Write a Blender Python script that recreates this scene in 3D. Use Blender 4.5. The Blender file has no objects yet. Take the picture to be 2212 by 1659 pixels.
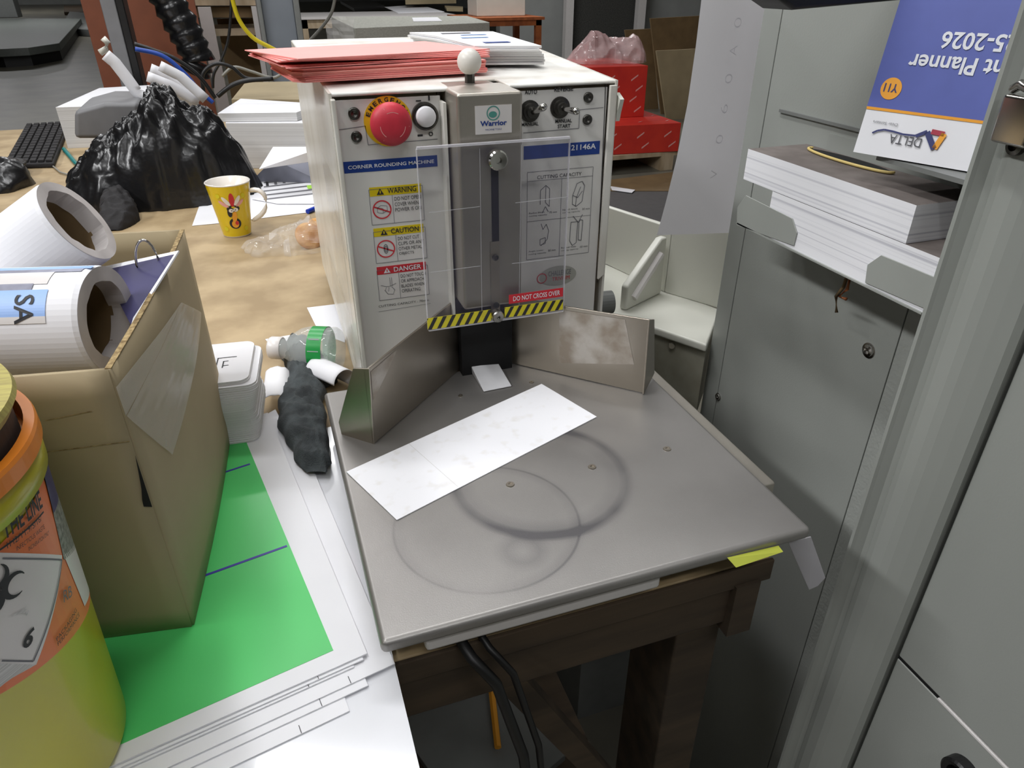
import bpy, bmesh, math, random
from mathutils import Vector, Matrix, noise
random.seed(7)
S = bpy.context.scene
COL = S.collection
V = Vector
# ---------------------------------------------------------------- camera, world, lights, exposure
F, CX, CY, HC = 1525., 1106., 829.5, .36
PITCH, YAW = math.radians(30.15), math.radians(19.1)
cam = bpy.data.cameras.new('camera'); co = bpy.data.objects.new('camera', cam); COL.objects.link(co)
cam.sensor_width = 36; cam.lens = F / 2212 * 36; cam.clip_start = .01; cam.clip_end = 100
co.location = (0, 0, HC); co.rotation_euler = (math.pi / 2 - PITCH, 0, -YAW)
S.camera = co
w = bpy.data.worlds.new('world'); S.world = w; w.use_nodes = True
bg = w.node_tree.nodes['Background']; bg.inputs[0].default_value = (.80, .82, .85, 1); bg.inputs[1].default_value = .10
def area(name, loc, size, sy, power, target, col=(.985, .99, 1)):
    l = bpy.data.lights.new(name, 'AREA'); l.shape = 'RECTANGLE'; l.size = size; l.size_y = sy; l.energy = power; l.color = col
    o = bpy.data.objects.new(name, l); COL.objects.link(o); o.location = loc
    o.rotation_euler = (V(target) - V(loc)).to_track_quat('-Z', 'Y').to_euler(); return o
area('tube_light_near', (-.75, .40, 2.7), 1.6, .16, 32, (.1, .5, 0))
area('fill_light_behind', (.1, -1.7, 2.7), 2.0, .16, 24, (.15, .7, .1))  # added fill for the front faces, no known fixture behind the camera
area('tube_light_mid', (.25, 1.9, 2.9), 2.4, .16, 46, (.1, 1.6, 0))
area('tube_light_left', (-2.5, .35, 2.45), 2.4, .16, 72, (.4, .6, 0))
area('tube_light_back', (-.5, 5.0, 3.0), 3.0, .2, 90, (-.5, 5., -.8))
area('fill_light_hall', (-5., 20., 3.0), 6.0, .4, 190, (-5, 20., -.8))  # added lamp to brighten the far floor, no fixture seen
area('fill_light_hall', (-10., 33., 3.0), 8.0, .4, 220, (-10, 33., -.8))  # second added lamp for the far floor
area('tube_light_far', (2.5, 8.5, 3.0), 3.0, .2, 120, (2.5, 8.5, -.8))
S.view_settings.view_transform = 'Standard'; S.view_settings.look = 'None'; S.view_settings.gamma = 1
S.view_settings.exposure = -.04
S.view_settings.use_curve_mapping = False
# ---------------------------------------------------------------- measuring helpers (rays of the survey camera onto real planes)
hd = V((math.sin(YAW), math.cos(YAW), 0)); rt = V((math.cos(YAW), -math.sin(YAW), 0))
fw = hd * math.cos(PITCH) - V((0, 0, math.sin(PITCH))); up = hd * math.sin(PITCH) + V((0, 0, math.cos(PITCH)))
C = V((0, 0, HC))
def ray(x, y): return fw * F + rt * (x - CX) - up * (y - CY)
def Z(x, y, z): d = ray(x, y); return C + d * ((z - C.z) / d.z)
def Y(x, y, v): d = ray(x, y); return C + d * (v / d.y)
def X(x, y, v): d = ray(x, y); return C + d * (v / d.x)
def PL(x, y, p, n): d = ray(x, y); return C + d * ((V(p) - C).dot(n) / d.dot(n))
def depth(p): return (V(p) - C).dot(fw)
# ---------------------------------------------------------------- materials
def lin(c):
    return tuple((x / 12.92 if x <= .04045 else ((x + .055) / 1.055) ** 2.4) for x in c) + (1,)
def rgb(r, g, b): return lin((r / 255, g / 255, b / 255))
MATS = {}
def pm(name, c, rough=.5, metal=0, var=.06, scale=30, bump=0, bscale=200, spec=.5, c2=None, detail=3, stretch=None, trans=0, alpha=1, coat=0, thr=None):
    m = bpy.data.materials.new(name); m.use_nodes = True; nt = m.node_tree; n = nt.nodes; L = nt.links
    b = n['Principled BSDF']; b.inputs['Roughness'].default_value = rough; b.inputs['Metallic'].default_value = metal
    b.inputs['Specular IOR Level'].default_value = spec; b.inputs['Coat Weight'].default_value = coat
    b.inputs['Transmission Weight'].default_value = trans; b.inputs['Alpha'].default_value = alpha
    c1 = rgb(*c); c2 = rgb(*c2) if c2 else tuple(x * (1 - var) for x in c1[:3]) + (1,)
    tc = n.new('ShaderNodeTexCoord'); mp = n.new('ShaderNodeMapping'); L.new(tc.outputs['Object'], mp.inputs[0])
    if stretch: mp.inputs['Scale'].default_value = stretch
    nz = n.new('ShaderNodeTexNoise'); nz.inputs['Scale'].default_value = scale; nz.inputs['Detail'].default_value = detail
    L.new(mp.outputs[0], nz.inputs['Vector'])
    r = n.new('ShaderNodeValToRGB'); r.color_ramp.elements[0].position, r.color_ramp.elements[1].position = thr or (.35, .65)
    r.color_ramp.elements[0].color = c1; r.color_ramp.elements[1].color = c2
    L.new(nz.outputs[0], r.inputs[0]); L.new(r.outputs[0], b.inputs['Base Color'])
    if bump:
        n2 = n.new('ShaderNodeTexNoise'); n2.inputs['Scale'].default_value = bscale; L.new(mp.outputs[0], n2.inputs['Vector'])
        bp = n.new('ShaderNodeBump'); bp.inputs['Strength'].default_value = bump; bp.inputs['Distance'].default_value = .002
        L.new(n2.outputs[0], bp.inputs['Height']); L.new(bp.outputs[0], b.inputs['Normal'])
    MATS[name] = m; return m
def clear(name, col, fac, rough=.08):
    m = bpy.data.materials.new(name); m.use_nodes = True; nt = m.node_tree; n = nt.nodes; L = nt.links
    b = n['Principled BSDF']; b.inputs['Base Color'].default_value = rgb(*col); b.inputs['Roughness'].default_value = rough
    t = n.new('ShaderNodeBsdfTransparent'); mx = n.new('ShaderNodeMixShader')
    nz = n.new('ShaderNodeTexNoise'); nz.inputs['Scale'].default_value = 25; nz.inputs['Detail'].default_value = 5
    tc = n.new('ShaderNodeTexCoord'); L.new(tc.outputs['Object'], nz.inputs['Vector'])
    mr = n.new('ShaderNodeMapRange'); mr.inputs[3].default_value = fac * .7; mr.inputs[4].default_value = min(1, fac * 1.3)
    L.new(nz.outputs[0], mr.inputs[0]); L.new(mr.outputs[0], mx.inputs[0])
    L.new(t.outputs[0], mx.inputs[1]); L.new(b.outputs[0], mx.inputs[2])
    L.new(mx.outputs[0], n['Material Output'].inputs[0]); return m
M = dict(
 panel=pm('panel_white', (222, 220, 216), .45, var=.05, scale=12),
 shell=pm('shell_white', (228, 227, 221), .25, var=.10, scale=14, c2=(214, 210, 200)),
 topdirt=pm('shell_top', (228, 227, 222), .45, scale=22, c2=(196, 188, 176), detail=8, thr=(.45, .75)),
 steel=pm('stainless', (188, 182, 172), .38, .8, var=.18, scale=14, bump=.05, bscale=900, detail=6),
 wing=pm('guide_steel', (172, 164, 152), .32, .9, var=.15, scale=9, detail=6),
 film=pm('adhesive_film', (196, 190, 182), .5, .35, scale=45, c2=(158, 146, 132), detail=8),
 chrome=pm('chrome', (200, 198, 194), .18, 1, var=.1),
 darkmetal=pm('dark_metal', (90, 88, 84), .35, .9, var=.3, scale=200),
 black=pm('black_plastic', (18, 18, 19), .45, var=.2), hole=pm('slot_black', (5, 5, 6), .8),
 ink=pm('ink_black', (40, 40, 44), .6), inkgrey=pm('ink_grey', (110, 110, 116), .6), inkwhite=pm('ink_white', (228, 230, 235), .6),
 blue=pm('label_blue', (28, 62, 140), .4), ylw=pm('label_yellow', (226, 200, 20), .4), redl=pm('label_red', (206, 44, 56), .4),
 hazy=pm('hazard_yellow', (220, 208, 40), .4, c2=(190, 170, 60), scale=60, thr=(.55, .8)),
 redbtn=pm('button_red', (208, 50, 68), .5, var=.2, scale=60), ring=pm('ring_yellow', (232, 190, 30), .45),
 white=pm('paper_white', (233, 233, 237), .6, var=.02), whiteg=pm('paper_gloss', (230, 231, 236), .12, var=.02, coat=.4),
 edge=pm('paper_edge', (226, 225, 224), .8, c2=(190, 188, 186), scale=18, stretch=(.08, .08, 120)),
 pink=pm('paper_pink', (255, 168, 162), .6, var=.06, scale=40), pinke=pm('paper_pink_edge', (246, 170, 158), .8, c2=(225, 118, 118), scale=10, stretch=(.08, .08, 120)),
 green=pm('print_green', (84, 204, 110), .35, var=.08, scale=6), purple=pm('print_purple', (58, 48, 158), .4),
 kraft=pm('cardboard', (168, 152, 120), .75, var=.14, scale=7, detail=6), kraftd=pm('cardboard_dark', (120, 98, 66), .8, var=.2, scale=10),
 krafte=pm('cardboard_edge', (170, 148, 104), .85, c2=(110, 88, 54), scale=260),
 tape=clear('clear_tape', (225, 222, 214), .35, .15),
 mdf=pm('bench_board', (178, 156, 120), .6, c2=(150, 128, 94), scale=16, detail=9, bump=.04, bscale=60),
 wood=pm('rough_timber_shaded', (78, 64, 48), .85, c2=(54, 44, 33), scale=5, stretch=(1, 8, 8), detail=6),  # timber colour darkened to carry the shade under the plate
 orangewood=pm('orange_timber', (172, 96, 50), .6, c2=(140, 74, 38), scale=12),
 floor=pm('concrete_floor', (122, 118, 106), .35, c2=(100, 97, 88), scale=2.5, detail=8),
 grey=pm('cabinet_grey', (154, 157, 152), .6, var=.05, scale=4, bump=.06, bscale=500),
 greyl=pm('cabinet_trim', (152, 155, 150), .5, var=.05, scale=6), greyd=pm('cabinet_dark', (120, 122, 120), .45, var=.08),
 seam=pm('seam_dark', (30, 30, 30), .8), bluegrey=pm('column_grey', (122, 128, 136), .5, var=.08, scale=10),
 yelb=pm('bucket_yellow', (196, 190, 22), .32, c2=(180, 172, 24), scale=6, coat=.2), orange=pm('bucket_orange', (240, 140, 40), .35, var=.1),
 khaki=pm('lid_khaki', (176, 166, 88), .55, c2=(150, 138, 76), scale=60, stretch=(1, 8, 1)), lab=pm('label_offwhite', (222, 218, 216), .3, var=.04),
 labo=pm('label_orange', (232, 120, 60), .35, var=.08), labn=pm('label_navy', (50, 48, 96), .4, c2=(90, 88, 110), scale=120, thr=(.6, .75)),
 speck=pm('label_speckle', (150, 150, 140), .5, c2=(92, 96, 86), scale=400), gap=pm('lid_shadow_gap', (70, 56, 48), .7),
 bagb=pm('bin_liner', (26, 26, 28), .28, var=.2, scale=30, bump=1, bscale=40, coat=.1),
 cloth=pm('cloth_grey', (72, 78, 80), .95, c2=(50, 54, 56), scale=60, bump=.6, bscale=900), rubber=pm('rubber_black', (34, 32, 34), .8, var=.3, scale=60, bump=.3, bscale=300),
 navy=pm('print_navy', (62, 60, 98), .4, var=.06), mugy=pm('mug_yellow', (226, 196, 10), .15, coat=.6, var=.03), mugw=pm('ceramic_white', (236, 230, 222), .15, coat=.6, var=.02),
 red=pm('red_carton', (212, 58, 44), .45, c2=(200, 50, 42), scale=10), redm=pm('red_print_marks', (235, 170, 165), .6),
 film2=clear('cling_film', (235, 232, 228), .2, .04), wrapw=pm('wrapped_board', (178, 178, 168), .6, c2=(150, 150, 142), scale=60, stretch=(1, 1, 8)),
 acryl=clear('acrylic_guard', (104, 102, 122), .13, .06), acrylb=clear('acrylic_edge', (232, 230, 236), .55, .1), pet=clear('bottle_plastic', (230, 236, 234), .30, .04),
 lgreen=pm('bottle_label_green', (30, 150, 70), .3), cookie=pm('cookie', (214, 166, 104), .8, c2=(184, 124, 60), scale=50, bump=.4, bscale=200),
 teal=pm('teal', (20, 120, 118), .4), bluep=pm('blue_pen', (20, 60, 180), .3), cream=pm('cream_plastic', (216, 216, 206), .35, var=.05, scale=8),
 beige=pm('beige_base', (150, 148, 134), .6, c2=(126, 122, 108), scale=20), redbrown=pm('redbrown_board', (128, 72, 48), .6, var=.1, scale=20),
 ycab=pm('yellow_cable', (200, 180, 20), .5), bcab=pm('blue_cable', (30, 70, 160), .5), wcab=pm('grey_cable', (140, 138, 130), .5),
 bluecov=pm('planner_blue', (84, 96, 170), .5, var=.05, scale=60), navl=pm('logo_navy', (52, 58, 110), .5), orl=pm('logo_orange', (240, 165, 50), .5), crl=pm('logo_crimson', (170, 50, 70), .5),
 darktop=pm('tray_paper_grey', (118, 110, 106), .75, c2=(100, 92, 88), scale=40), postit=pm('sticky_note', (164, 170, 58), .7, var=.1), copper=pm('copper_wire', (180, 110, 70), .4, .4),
 knobw=pm('knob_white', (226, 222, 214), .35, var=.04), die=pm('nylon_die', (215, 215, 218), .35, var=.06, scale=60), calb=pm('print_lightblue', (150, 184, 238), .4, var=.05),
 printgrey=pm('print_grey', (116, 116, 130), .5, c2=(150, 152, 170), scale=60), sheetg=pm('hanging_sheet', (206, 204, 208), .5, var=.04, scale=5), tealg=pm('cup_green', (80, 150, 140), .5),
 sheetmark=pm('faint_mark', (196, 194, 200), .6), monitor=pm('grey_casing', (120, 120, 122), .5, var=.08), ltb=pm('pale_timber', (190, 172, 146), .7, c2=(166, 146, 118), scale=20, stretch=(1, 1, .2)),
 felt=pm('dark_board', (74, 74, 70), .9, c2=(56, 56, 54), scale=60), mat=pm('dark_mat', (78, 76, 76), .8, var=.1), innerroll=pm('roll_inner', (206, 200, 198), .6, c2=(176, 170, 168), scale=30),
)
# ring-marked plate
def plate_material():
    m = pm('worn_plate', (152, 149, 146), .40, .62, var=.12, scale=11, bump=.05, bscale=1200, detail=7)
    nt = m.node_tree; n = nt.nodes; L = nt.links; b = n['Principled BSDF']
    src = b.inputs['Base Color'].links[0].from_socket
    geo = n.new('ShaderNodeNewGeometry')
    def ring(c, r, wd, s):
        d = n.new('ShaderNodeVectorMath'); d.operation = 'DISTANCE'; L.new(geo.outputs['Position'], d.inputs[0]); d.inputs[1].default_value = c
        a = n.new('ShaderNodeMath'); a.operation = 'SUBTRACT'; L.new(d.outputs['Value'], a.inputs[0]); a.inputs[1].default_value = r
        q = n.new('ShaderNodeMath'); q.operation = 'ABSOLUTE'; L.new(a.outputs[0], q.inputs[0])
        mr = n.new('ShaderNodeMapRange'); mr.inputs[1].default_value = 0; mr.inputs[2].default_value = wd; mr.inputs[3].default_value = s; mr.inputs[4].default_value = 0
        L.new(q.outputs[0], mr.inputs[0]); return mr.outputs[0]
    l1 = Z(982, 1040, 0); r1 = Z(1363, 1040, 0); c1 = (Z(1175, 1150, 0) + Z(1175, 890, 0)) / 2; R1 = (r1 - l1).length / 2 * .99
    c1 = V(((l1.x + r1.x) / 2, (l1.y + r1.y) / 2, 0)); c1.y = (Z(1175, 1150, 0).y + R1 + c1.y) / 2
    c2 = Z(1052, 1130, 0); R2 = (Z(1255, 1130, 0) - Z(852, 1150, 0)).length / 2
    tot = None
    nz = n.new('ShaderNodeTexNoise'); nz.inputs['Scale'].default_value = 9; nz.inputs['Detail'].default_value = 3; L.new(geo.outputs['Position'], nz.inputs['Vector'])
    nr = n.new('ShaderNodeMapRange'); nr.inputs[1].default_value = .38; nr.inputs[2].default_value = .62; L.new(nz.outputs[0], nr.inputs[0])
    for args in ((c1, R1, .0065, 1.1), (c1, R1 - .004, .014, .5), (c2, R2, .0016, .6), (c2, R2 - .002, .007, .25), (Z(1130, 1190, 0), .012, .010, .35), (Z(1300, 960, 0), .03, .03, .25)):
        o = ring(*args)
        if tot is None: tot = o
        else:
            a = n.new('ShaderNodeMath'); a.operation = 'ADD'; L.new(tot, a.inputs[0]); L.new(o, a.inputs[1]); tot = a.outputs[0]
    mu = n.new('ShaderNodeMath'); mu.operation = 'MULTIPLY'; L.new(tot, mu.inputs[0])
    nr.inputs[3].default_value = .35; nr.inputs[4].default_value = 1.0; L.new(nr.outputs[0], mu.inputs[1]); mu.use_clamp = True
    mx = n.new('ShaderNodeMix'); mx.data_type = 'RGBA'; L.new(mu.outputs[0], mx.inputs[0]); L.new(src, mx.inputs[6]); mx.inputs[7].default_value = rgb(98, 96, 98)
    L.new(mx.outputs[2], b.inputs['Base Color']); return m
M['plate'] = plate_material()
def make_translucent(m, col, f):
    nt = m.node_tree; n = nt.nodes; t = n.new('ShaderNodeBsdfTranslucent'); t.inputs[0].default_value = rgb(*col); mx = n.new('ShaderNodeMixShader'); mx.inputs[0].default_value = f
    nt.links.new(n['Principled BSDF'].outputs[0], mx.inputs[1]); nt.links.new(t.outputs[0], mx.inputs[2]); nt.links.new(mx.outputs[0], n['Material Output'].inputs[0])
make_translucent(M['sheetg'], (235, 234, 238), .42); make_translucent(M['sheetmark'], (231, 230, 234), .42)
# ---------------------------------------------------------------- mesh builder
_txt = {}
def text_mesh(s, bold=0):
    k = (s, bold)
    if k in _txt: return _txt[k]
    cu = bpy.data.curves.new('t', 'FONT'); cu.body = s; cu.size = 1; cu.resolution_u = 3; cu.offset = bold
    cu.fill_mode = 'FRONT'
    o = bpy.data.objects.new('t', cu); COL.objects.link(o)
    dg = bpy.context.evaluated_depsgraph_get(); me = bpy.data.meshes.new_from_object(o.evaluated_get(dg))
    vs = [v.co.copy() for v in me.vertices]; fs = [tuple(p.vertices) for p in me.polygons]
    bpy.data.objects.remove(o); bpy.data.curves.remove(cu); bpy.data.meshes.remove(me)
    _txt[k] = (vs, fs); return _txt[k]
class MB:
    def __init__(s): s.v = []; s.f = []; s.m = []; s.mats = []
    def mi(s, m):
        m = M[m] if isinstance(m, str) else m
        if m not in s.mats: s.mats.append(m)
        return s.mats.index(m)
    def add(s, vs, fs, m):
        b = len(s.v); s.v += [V(v) for v in vs]; i = s.mi(m)
        for f in fs: s.f.append(tuple(b + k for k in f)); s.m.append(i)
        return s
    def box(s, a, b, m, T=None):
        (x0, y0, z0), (x1, y1, z1) = a, b
        vs = [V((x, y, z)) for z in (z0, z1) for y in (y0, y1) for x in (x0, x1)]
        if T is not None: vs = [T @ v for v in vs]
        return s.add(vs, [(0, 2, 3, 1), (4, 5, 7, 6), (0, 1, 5, 4), (2, 6, 7, 3), (0, 4, 6, 2), (1, 3, 7, 5)], m)
    def poly(s, pts, m): return s.add(pts, [tuple(range(len(pts)))], m)
    def prism(s, pts, off, m, side=None):
        pts = [V(p) for p in pts]; off = V(off); n = len(pts)
        s.add(pts + [p + off for p in pts], [tuple(range(n)), tuple(range(2 * n - 1, n - 1, -1))], m)
        b = len(s.v) - 2 * n; i = s.mi(side or m)
        for k in range(n): s.f.append((b + k, b + (k + 1) % n, b + n + (k + 1) % n, b + n + k)); s.m.append(i)
        return s
    def lathe(s, prof, m, o=(0, 0, 0), ax=(0, 0, 1), seg=32, arc=None):
        ax = V(ax).normalized(); t = ax.orthogonal().normalized(); u = ax.cross(t); o = V(o); n = len(prof)
        vs = [o + ax * z + (t * math.cos(a) + u * math.sin(a)) * r for a in [2 * math.pi * k / seg for k in range(seg)] for r, z in prof]
        fs = [(k * n + j, ((k + 1) % seg) * n + j, ((k + 1) % seg) * n + j + 1, k * n + j + 1) for k in range(seg) for j in range(n - 1)]
        return s.add(vs, fs, m)
    def cyl(s, a, b, r, m, seg=20, r2=None):
        a, b = V(a), V(b); L = (b - a).length
        return s.lathe([(0, 0), (r, 0), (r if r2 is None else r2, L), (0, L)], m, a, b - a, seg)
    def tube(s, pts, r, m, seg=8, flat=1, rs=None):
        pts = [V(p) for p in pts]; n = len(pts); vs = []
        prev = None
        for i, p in enumerate(pts):
            d = (pts[min(i + 1, n - 1)] - pts[max(i - 1, 0)]).normalized()
            t = d.cross(V((0, 0, 1)))
            if t.length < .05: t = prev or d.orthogonal()
            t.normalize(); prev = t; u = t.cross(d)
            rr = rs[i] if rs else r
            vs += [p + (t * math.cos(a) + u * math.sin(a) * flat) * rr for a in [2 * math.pi * k / seg for k in range(seg)]]
        fs = [(i * seg + k, i * seg + (k + 1) % seg, (i + 1) * seg + (k + 1) % seg, (i + 1) * seg + k) for i in range(n - 1) for k in range(seg)]
        fs += [tuple(range(seg - 1, -1, -1)), tuple((n - 1) * seg + k for k in range(seg))]
        return s.add(vs, fs, m)
    def grid(s, fn, nu, nv, m):
        vs = [fn(i / nu, j / nv) for i in range(nu + 1) for j in range(nv + 1)]
        fs = [(i * (nv + 1) + j, (i + 1) * (nv + 1) + j, (i + 1) * (nv + 1) + j + 1, i * (nv + 1) + j + 1) for i in range(nu) for j in range(nv)]
        return s.add(vs, fs, m)
    def text(s, t, o, rx, ry, wd, ht, m, bold=0):   # fits the string into the wd x ht rectangle at corner o
        vs, fs = text_mesh(t, bold); x0 = min(v.x for v in vs); x1 = max(v.x for v in vs); y0 = min(v.y for v in vs); y1 = max(v.y for v in vs)
        o, rx, ry = V(o), V(rx), V(ry)
        return s.add([o + rx * ((v.x - x0) / (x1 - x0) * wd) + ry * ((v.y - y0) / (y1 - y0) * ht) for v in vs], fs, m)
    def build(s, name, parent=None, bevel=0, smooth=False, solid=0, seg=2, sub=0):
        me = bpy.data.meshes.new(name); me.from_pydata([tuple(v) for v in s.v], [], s.f)
        for m in s.mats: me.materials.append(m)
        for p, i in zip(me.polygons, s.m): p.material_index = i
        bm = bmesh.new(); bm.from_mesh(me); bmesh.ops.recalc_face_normals(bm, faces=bm.faces); bm.to_mesh(me); bm.free()
        if smooth: me.polygons.foreach_set('use_smooth', [True] * len(me.polygons))
        me.update(); o = bpy.data.objects.new(name, me); COL.objects.link(o)
        if parent: o.parent = parent; o.matrix_parent_inverse = parent.matrix_world.inverted() if False else Matrix.Translation(-parent.location)
        if solid: k = o.modifiers.new('t', 'SOLIDIFY'); k.thickness = solid; k.offset = 0
        if bevel:
            k = o.modifiers.new('b', 'BEVEL'); k.width = bevel; k.segments = seg; k.limit_method = 'ANGLE'; k.angle_limit = math.radians(40)
            if not smooth:
                me.polygons.foreach_set('use_smooth', [True] * len(me.polygons)); wn = o.modifiers.new('w', 'WEIGHTED_NORMAL')
        if sub: k = o.modifiers.new('s', 'SUBSURF'); k.levels = k.render_levels = sub
        return o
def thing(name, label, cat, loc, group=None):
    o = bpy.data.objects.new(name, None); COL.objects.link(o); o.location = loc; o.empty_display_size = .02
    o['label'] = label; o['category'] = cat
    if group: o['group'] = group
    return o
def tag(o, label, cat, group=None, kind=None):
    o['label'] = label; o['category'] = cat
    if group: o['group'] = group
    if kind: o['kind'] = kind
    return o
def struct(o): o['kind'] = 'structure'; return o
def slab(mb, pxs, ztop, th, m, side=None): return mb.prism([Z(x, y, ztop) for x, y in pxs], (0, 0, -th), m, side)
def sheet(pts, nrm_off, m, **k): return MB().prism(pts, nrm_off, m, **k)
def rot2(p, c, a):
    d = V(p) - V(c); return V(c) + V((d.x * math.cos(a) - d.y * math.sin(a), d.x * math.sin(a) + d.y * math.cos(a), d.z))
def rrect(cx, cy, hx, hy, r, z, a=0, n=5):
    pts = []
    for sx, sy, a0 in ((1, 1, 0), (-1, 1, 90), (-1, -1, 180), (1, -1, 270)):
        for k in range(n + 1):
            t = math.radians(a0 + 90 * k / n); x = sx * (hx - r) + r * math.cos(t); y = sy * (hy - r) + r * math.sin(t)
            pts.append(V((cx + x * math.cos(a) - y * math.sin(a), cy + x * math.sin(a) + y * math.cos(a), z)))
    return pts
def lump(pts, zb, m, amp=.004, freq=60, nv=20, seed=0, sharp=2, ribs=1, blunt=.4):
    """sweep of a crumpled half section: pts = (x, y, half width, height)"""
    mb = MB(); n = len(pts) - 1; so = V((seed * 7.3, seed * 3.1, seed))
    def at(t):
        k = min(int(t * n), n - 1); f = t * n - k; a, b = pts[k], pts[k + 1]; return [a[i] * (1 - f) + b[i] * f for i in range(4)]
    def fn(u, v):
        x, y, hw, h = at(u); a, b = at(max(0, u - .02)), at(min(1, u + .02)); d = V((b[0] - a[0], b[1] - a[1], 0)).normalized(); s = V((-d.y, d.x, 0))
        e = math.sin(math.pi * min(1, max(0, u))) ** blunt if (u > 0 and u < 1) else 0
        t = math.pi * v; p = V((x, y, zb)) + s * (math.cos(t) * hw * (.35 + .65 * e)) + V((0, 0, math.sin(t) ** .7 * h * max(e, .05)))
        q = p * freq + so; nz = 1 - abs(noise.noise(q)) * sharp + .5 * noise.noise(q * 2.3)
        p += (V((0, 0, 1)) * math.sin(t) + s * math.cos(t) * .6) * nz * amp * max(e, .1)
        p.z = max(p.z, zb); return p
    mb.grid(fn, 14 * n * ribs, nv * ribs, m); return mb
# ================================================================= THE SETTING
FZ = -.86; DZ = -.050; XW = .527
struct(MB().box((-25, -3.5, FZ - .05), (9, 42, FZ), 'floor').build('floor'))
wp = pm('wall_paint', (160, 162, 160), .7, var=.1, scale=3)
struct(MB().box((-25, 42., FZ), (9, 42.2, 3.2), wp).build('wall_back'))
struct(MB().box((-25.2, -3.5, FZ), (-25, 42, 3.2), wp).build('wall_left'))
struct(MB().box((9, -3.5, FZ), (9.2, 42, 3.2), wp).build('wall_right'))
struct(MB().box((-25, -3.7, FZ), (9, -3.5, 3.2), pm('low_bounce_wall_paint', (84, 84, 82), .8, var=.1, scale=3)).build('wall_front'))  # unseen wall, coloured dark to cut light bounced onto the bench front
struct(MB().box((Y(1080, 60, 12).x, 12, FZ), (9, 12.2, 3.2), wp).build('wall_inner'))
struct(MB().box((-25, -3.5, 3.2), (9, 42, 3.3), pm('ceiling_paint', (205, 205, 200), .8, var=.05, scale=3)).build('ceiling'))
# ================================================================= WORKBENCH
wb = thing('workbench', 'brown board-topped workbench carrying the corner rounding machine', 'workbench', (0, 1.2, FZ))
MB().box((-1.3, .334, DZ - .018), (.338, 2.62, DZ), 'mdf').build('tabletop', wb, bevel=.0015)
MB().box((-1.3, .330, DZ - .022), (.340, .3338, DZ - .0005), 'wood').build('edge_shade_strip', wb, bevel=.001)  # added dark strip: shade on the board's front edge put into colour
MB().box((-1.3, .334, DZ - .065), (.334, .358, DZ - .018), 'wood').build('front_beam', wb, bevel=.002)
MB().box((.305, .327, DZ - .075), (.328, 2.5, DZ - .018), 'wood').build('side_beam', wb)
for x, y in ((.272, .35), (-1.2, .35), (.272, 2.45), (-1.2, 2.45)): MB().box((x, y, FZ), (x + .045, y + .07, DZ - .018), 'wood').build('leg', wb, bevel=.002)
MB().prism([V((.10, .36, DZ - .075)), V((.125, .36, DZ - .075)), V((.272, .36, -.42)), V((.272, .36, -.46))], (0, .02, 0), 'wood').build('brace', wb)
MB().box((-1.2, .40, -.50), (.27, 1.6, -.48), 'wood').build('lower_shelf', wb)
# things under the bench
pts = [V((.070, .38, -.044)), V((.074, .34, -.042)), V((.080, .316, -.046)), V((.095, .308, -.07)), V((.115, .305, -.16)), V((.125, .305, -.28)), V((.14, .31, -.42)), V((.15, .32, FZ + .01))]
mb = MB(); mb.tube(pts, .0042, 'black'); tag(mb.build('power_cable', smooth=True), 'thick black cable hanging down over front beam of the workbench', 'cable')
mb = MB(); mb.tube([p + V((.014, .004, 0)) for p in pts], .0028, 'black'); tag(mb.build('power_cable', smooth=True), 'thinner black cable hanging beside the thick one under the metal plate', 'cable')
mb = MB(); mb.box((0, 0, 0), (.14, .42, .012), 'greyd', Matrix.Translation((.10, .42, -.476)) @ Matrix.Rotation(.35, 4, 'Z'))  # pale board coloured dark grey, under-bench shade put into its colour
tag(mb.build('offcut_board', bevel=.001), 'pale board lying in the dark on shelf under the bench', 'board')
mb = MB(); mb.cyl(V((.155, .50, -.458)), V((.172, .58, -.452)), .0045, 'orl', 6); tag(mb.build('pencil'), 'orange pencil lying on the pale board under the bench', 'pencil')
n = MB(); n.prism([Y(1572, 1206, .3065), Y(1683, 1180, .3065), Y(1692, 1192, .300), Y(1590, 1226, .300)], (0, .0008, 0), 'postit')
tag(n.build('sticky_note'), 'yellow green sticky note strip stuck under right front edge of metal plate', 'note')
# ================================================================= CORNER ROUNDING MACHINE
mc = thing('corner_rounding_machine', 'white corner rounding machine with steel table, V guides and clear guard', 'machine', (.19, .7, DZ))
YF = .632
# body shell (sides, top, back)
b = MB(); x0, x1 = .061, .319; T0 = .276
bk = [V((.064, 1.085, -.03)), V((.064, 1.085, .283)), V((.362, 1.085, .284)), V((.362, 1.085, -.03))]
fr = [V((x0, .628, .004)), V((x0, .628, T0)), V((x1, .628, T0)), V((x1, .628, .06))]
b.add([V((x0, .628, -.03)), fr[1], fr[2], V((x1, .628, -.03))] + bk, [(0, 1, 5, 4), (3, 7, 6, 2), (4, 5, 6, 7)], 'shell')
b.build('side_covers', mc, solid=.0025)
t = MB(); zt = T0
xa, xb = Z(960, 182, T0).x, Z(1128, 195, T0).x
def tz(x, y): return T0 + (y - .628) / .457 * .0075
def tx(y): return x0 + (y - .628) / .457 * .003, x1 + (y - .628) / .457 * .043
yn = .668
pl = [(x0, .629), (xa, .629), (xa, yn), (xb, yn), (xb, .629), (x1, .629), (.362, 1.087), (.064, 1.087)]
vs = [V((x, y, tz(x, y))) for x, y in pl]
t.prism(vs, (0, 0, -.003), 'topdirt'); t.build('top_cover', mc, bevel=.0014, seg=3)
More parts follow.
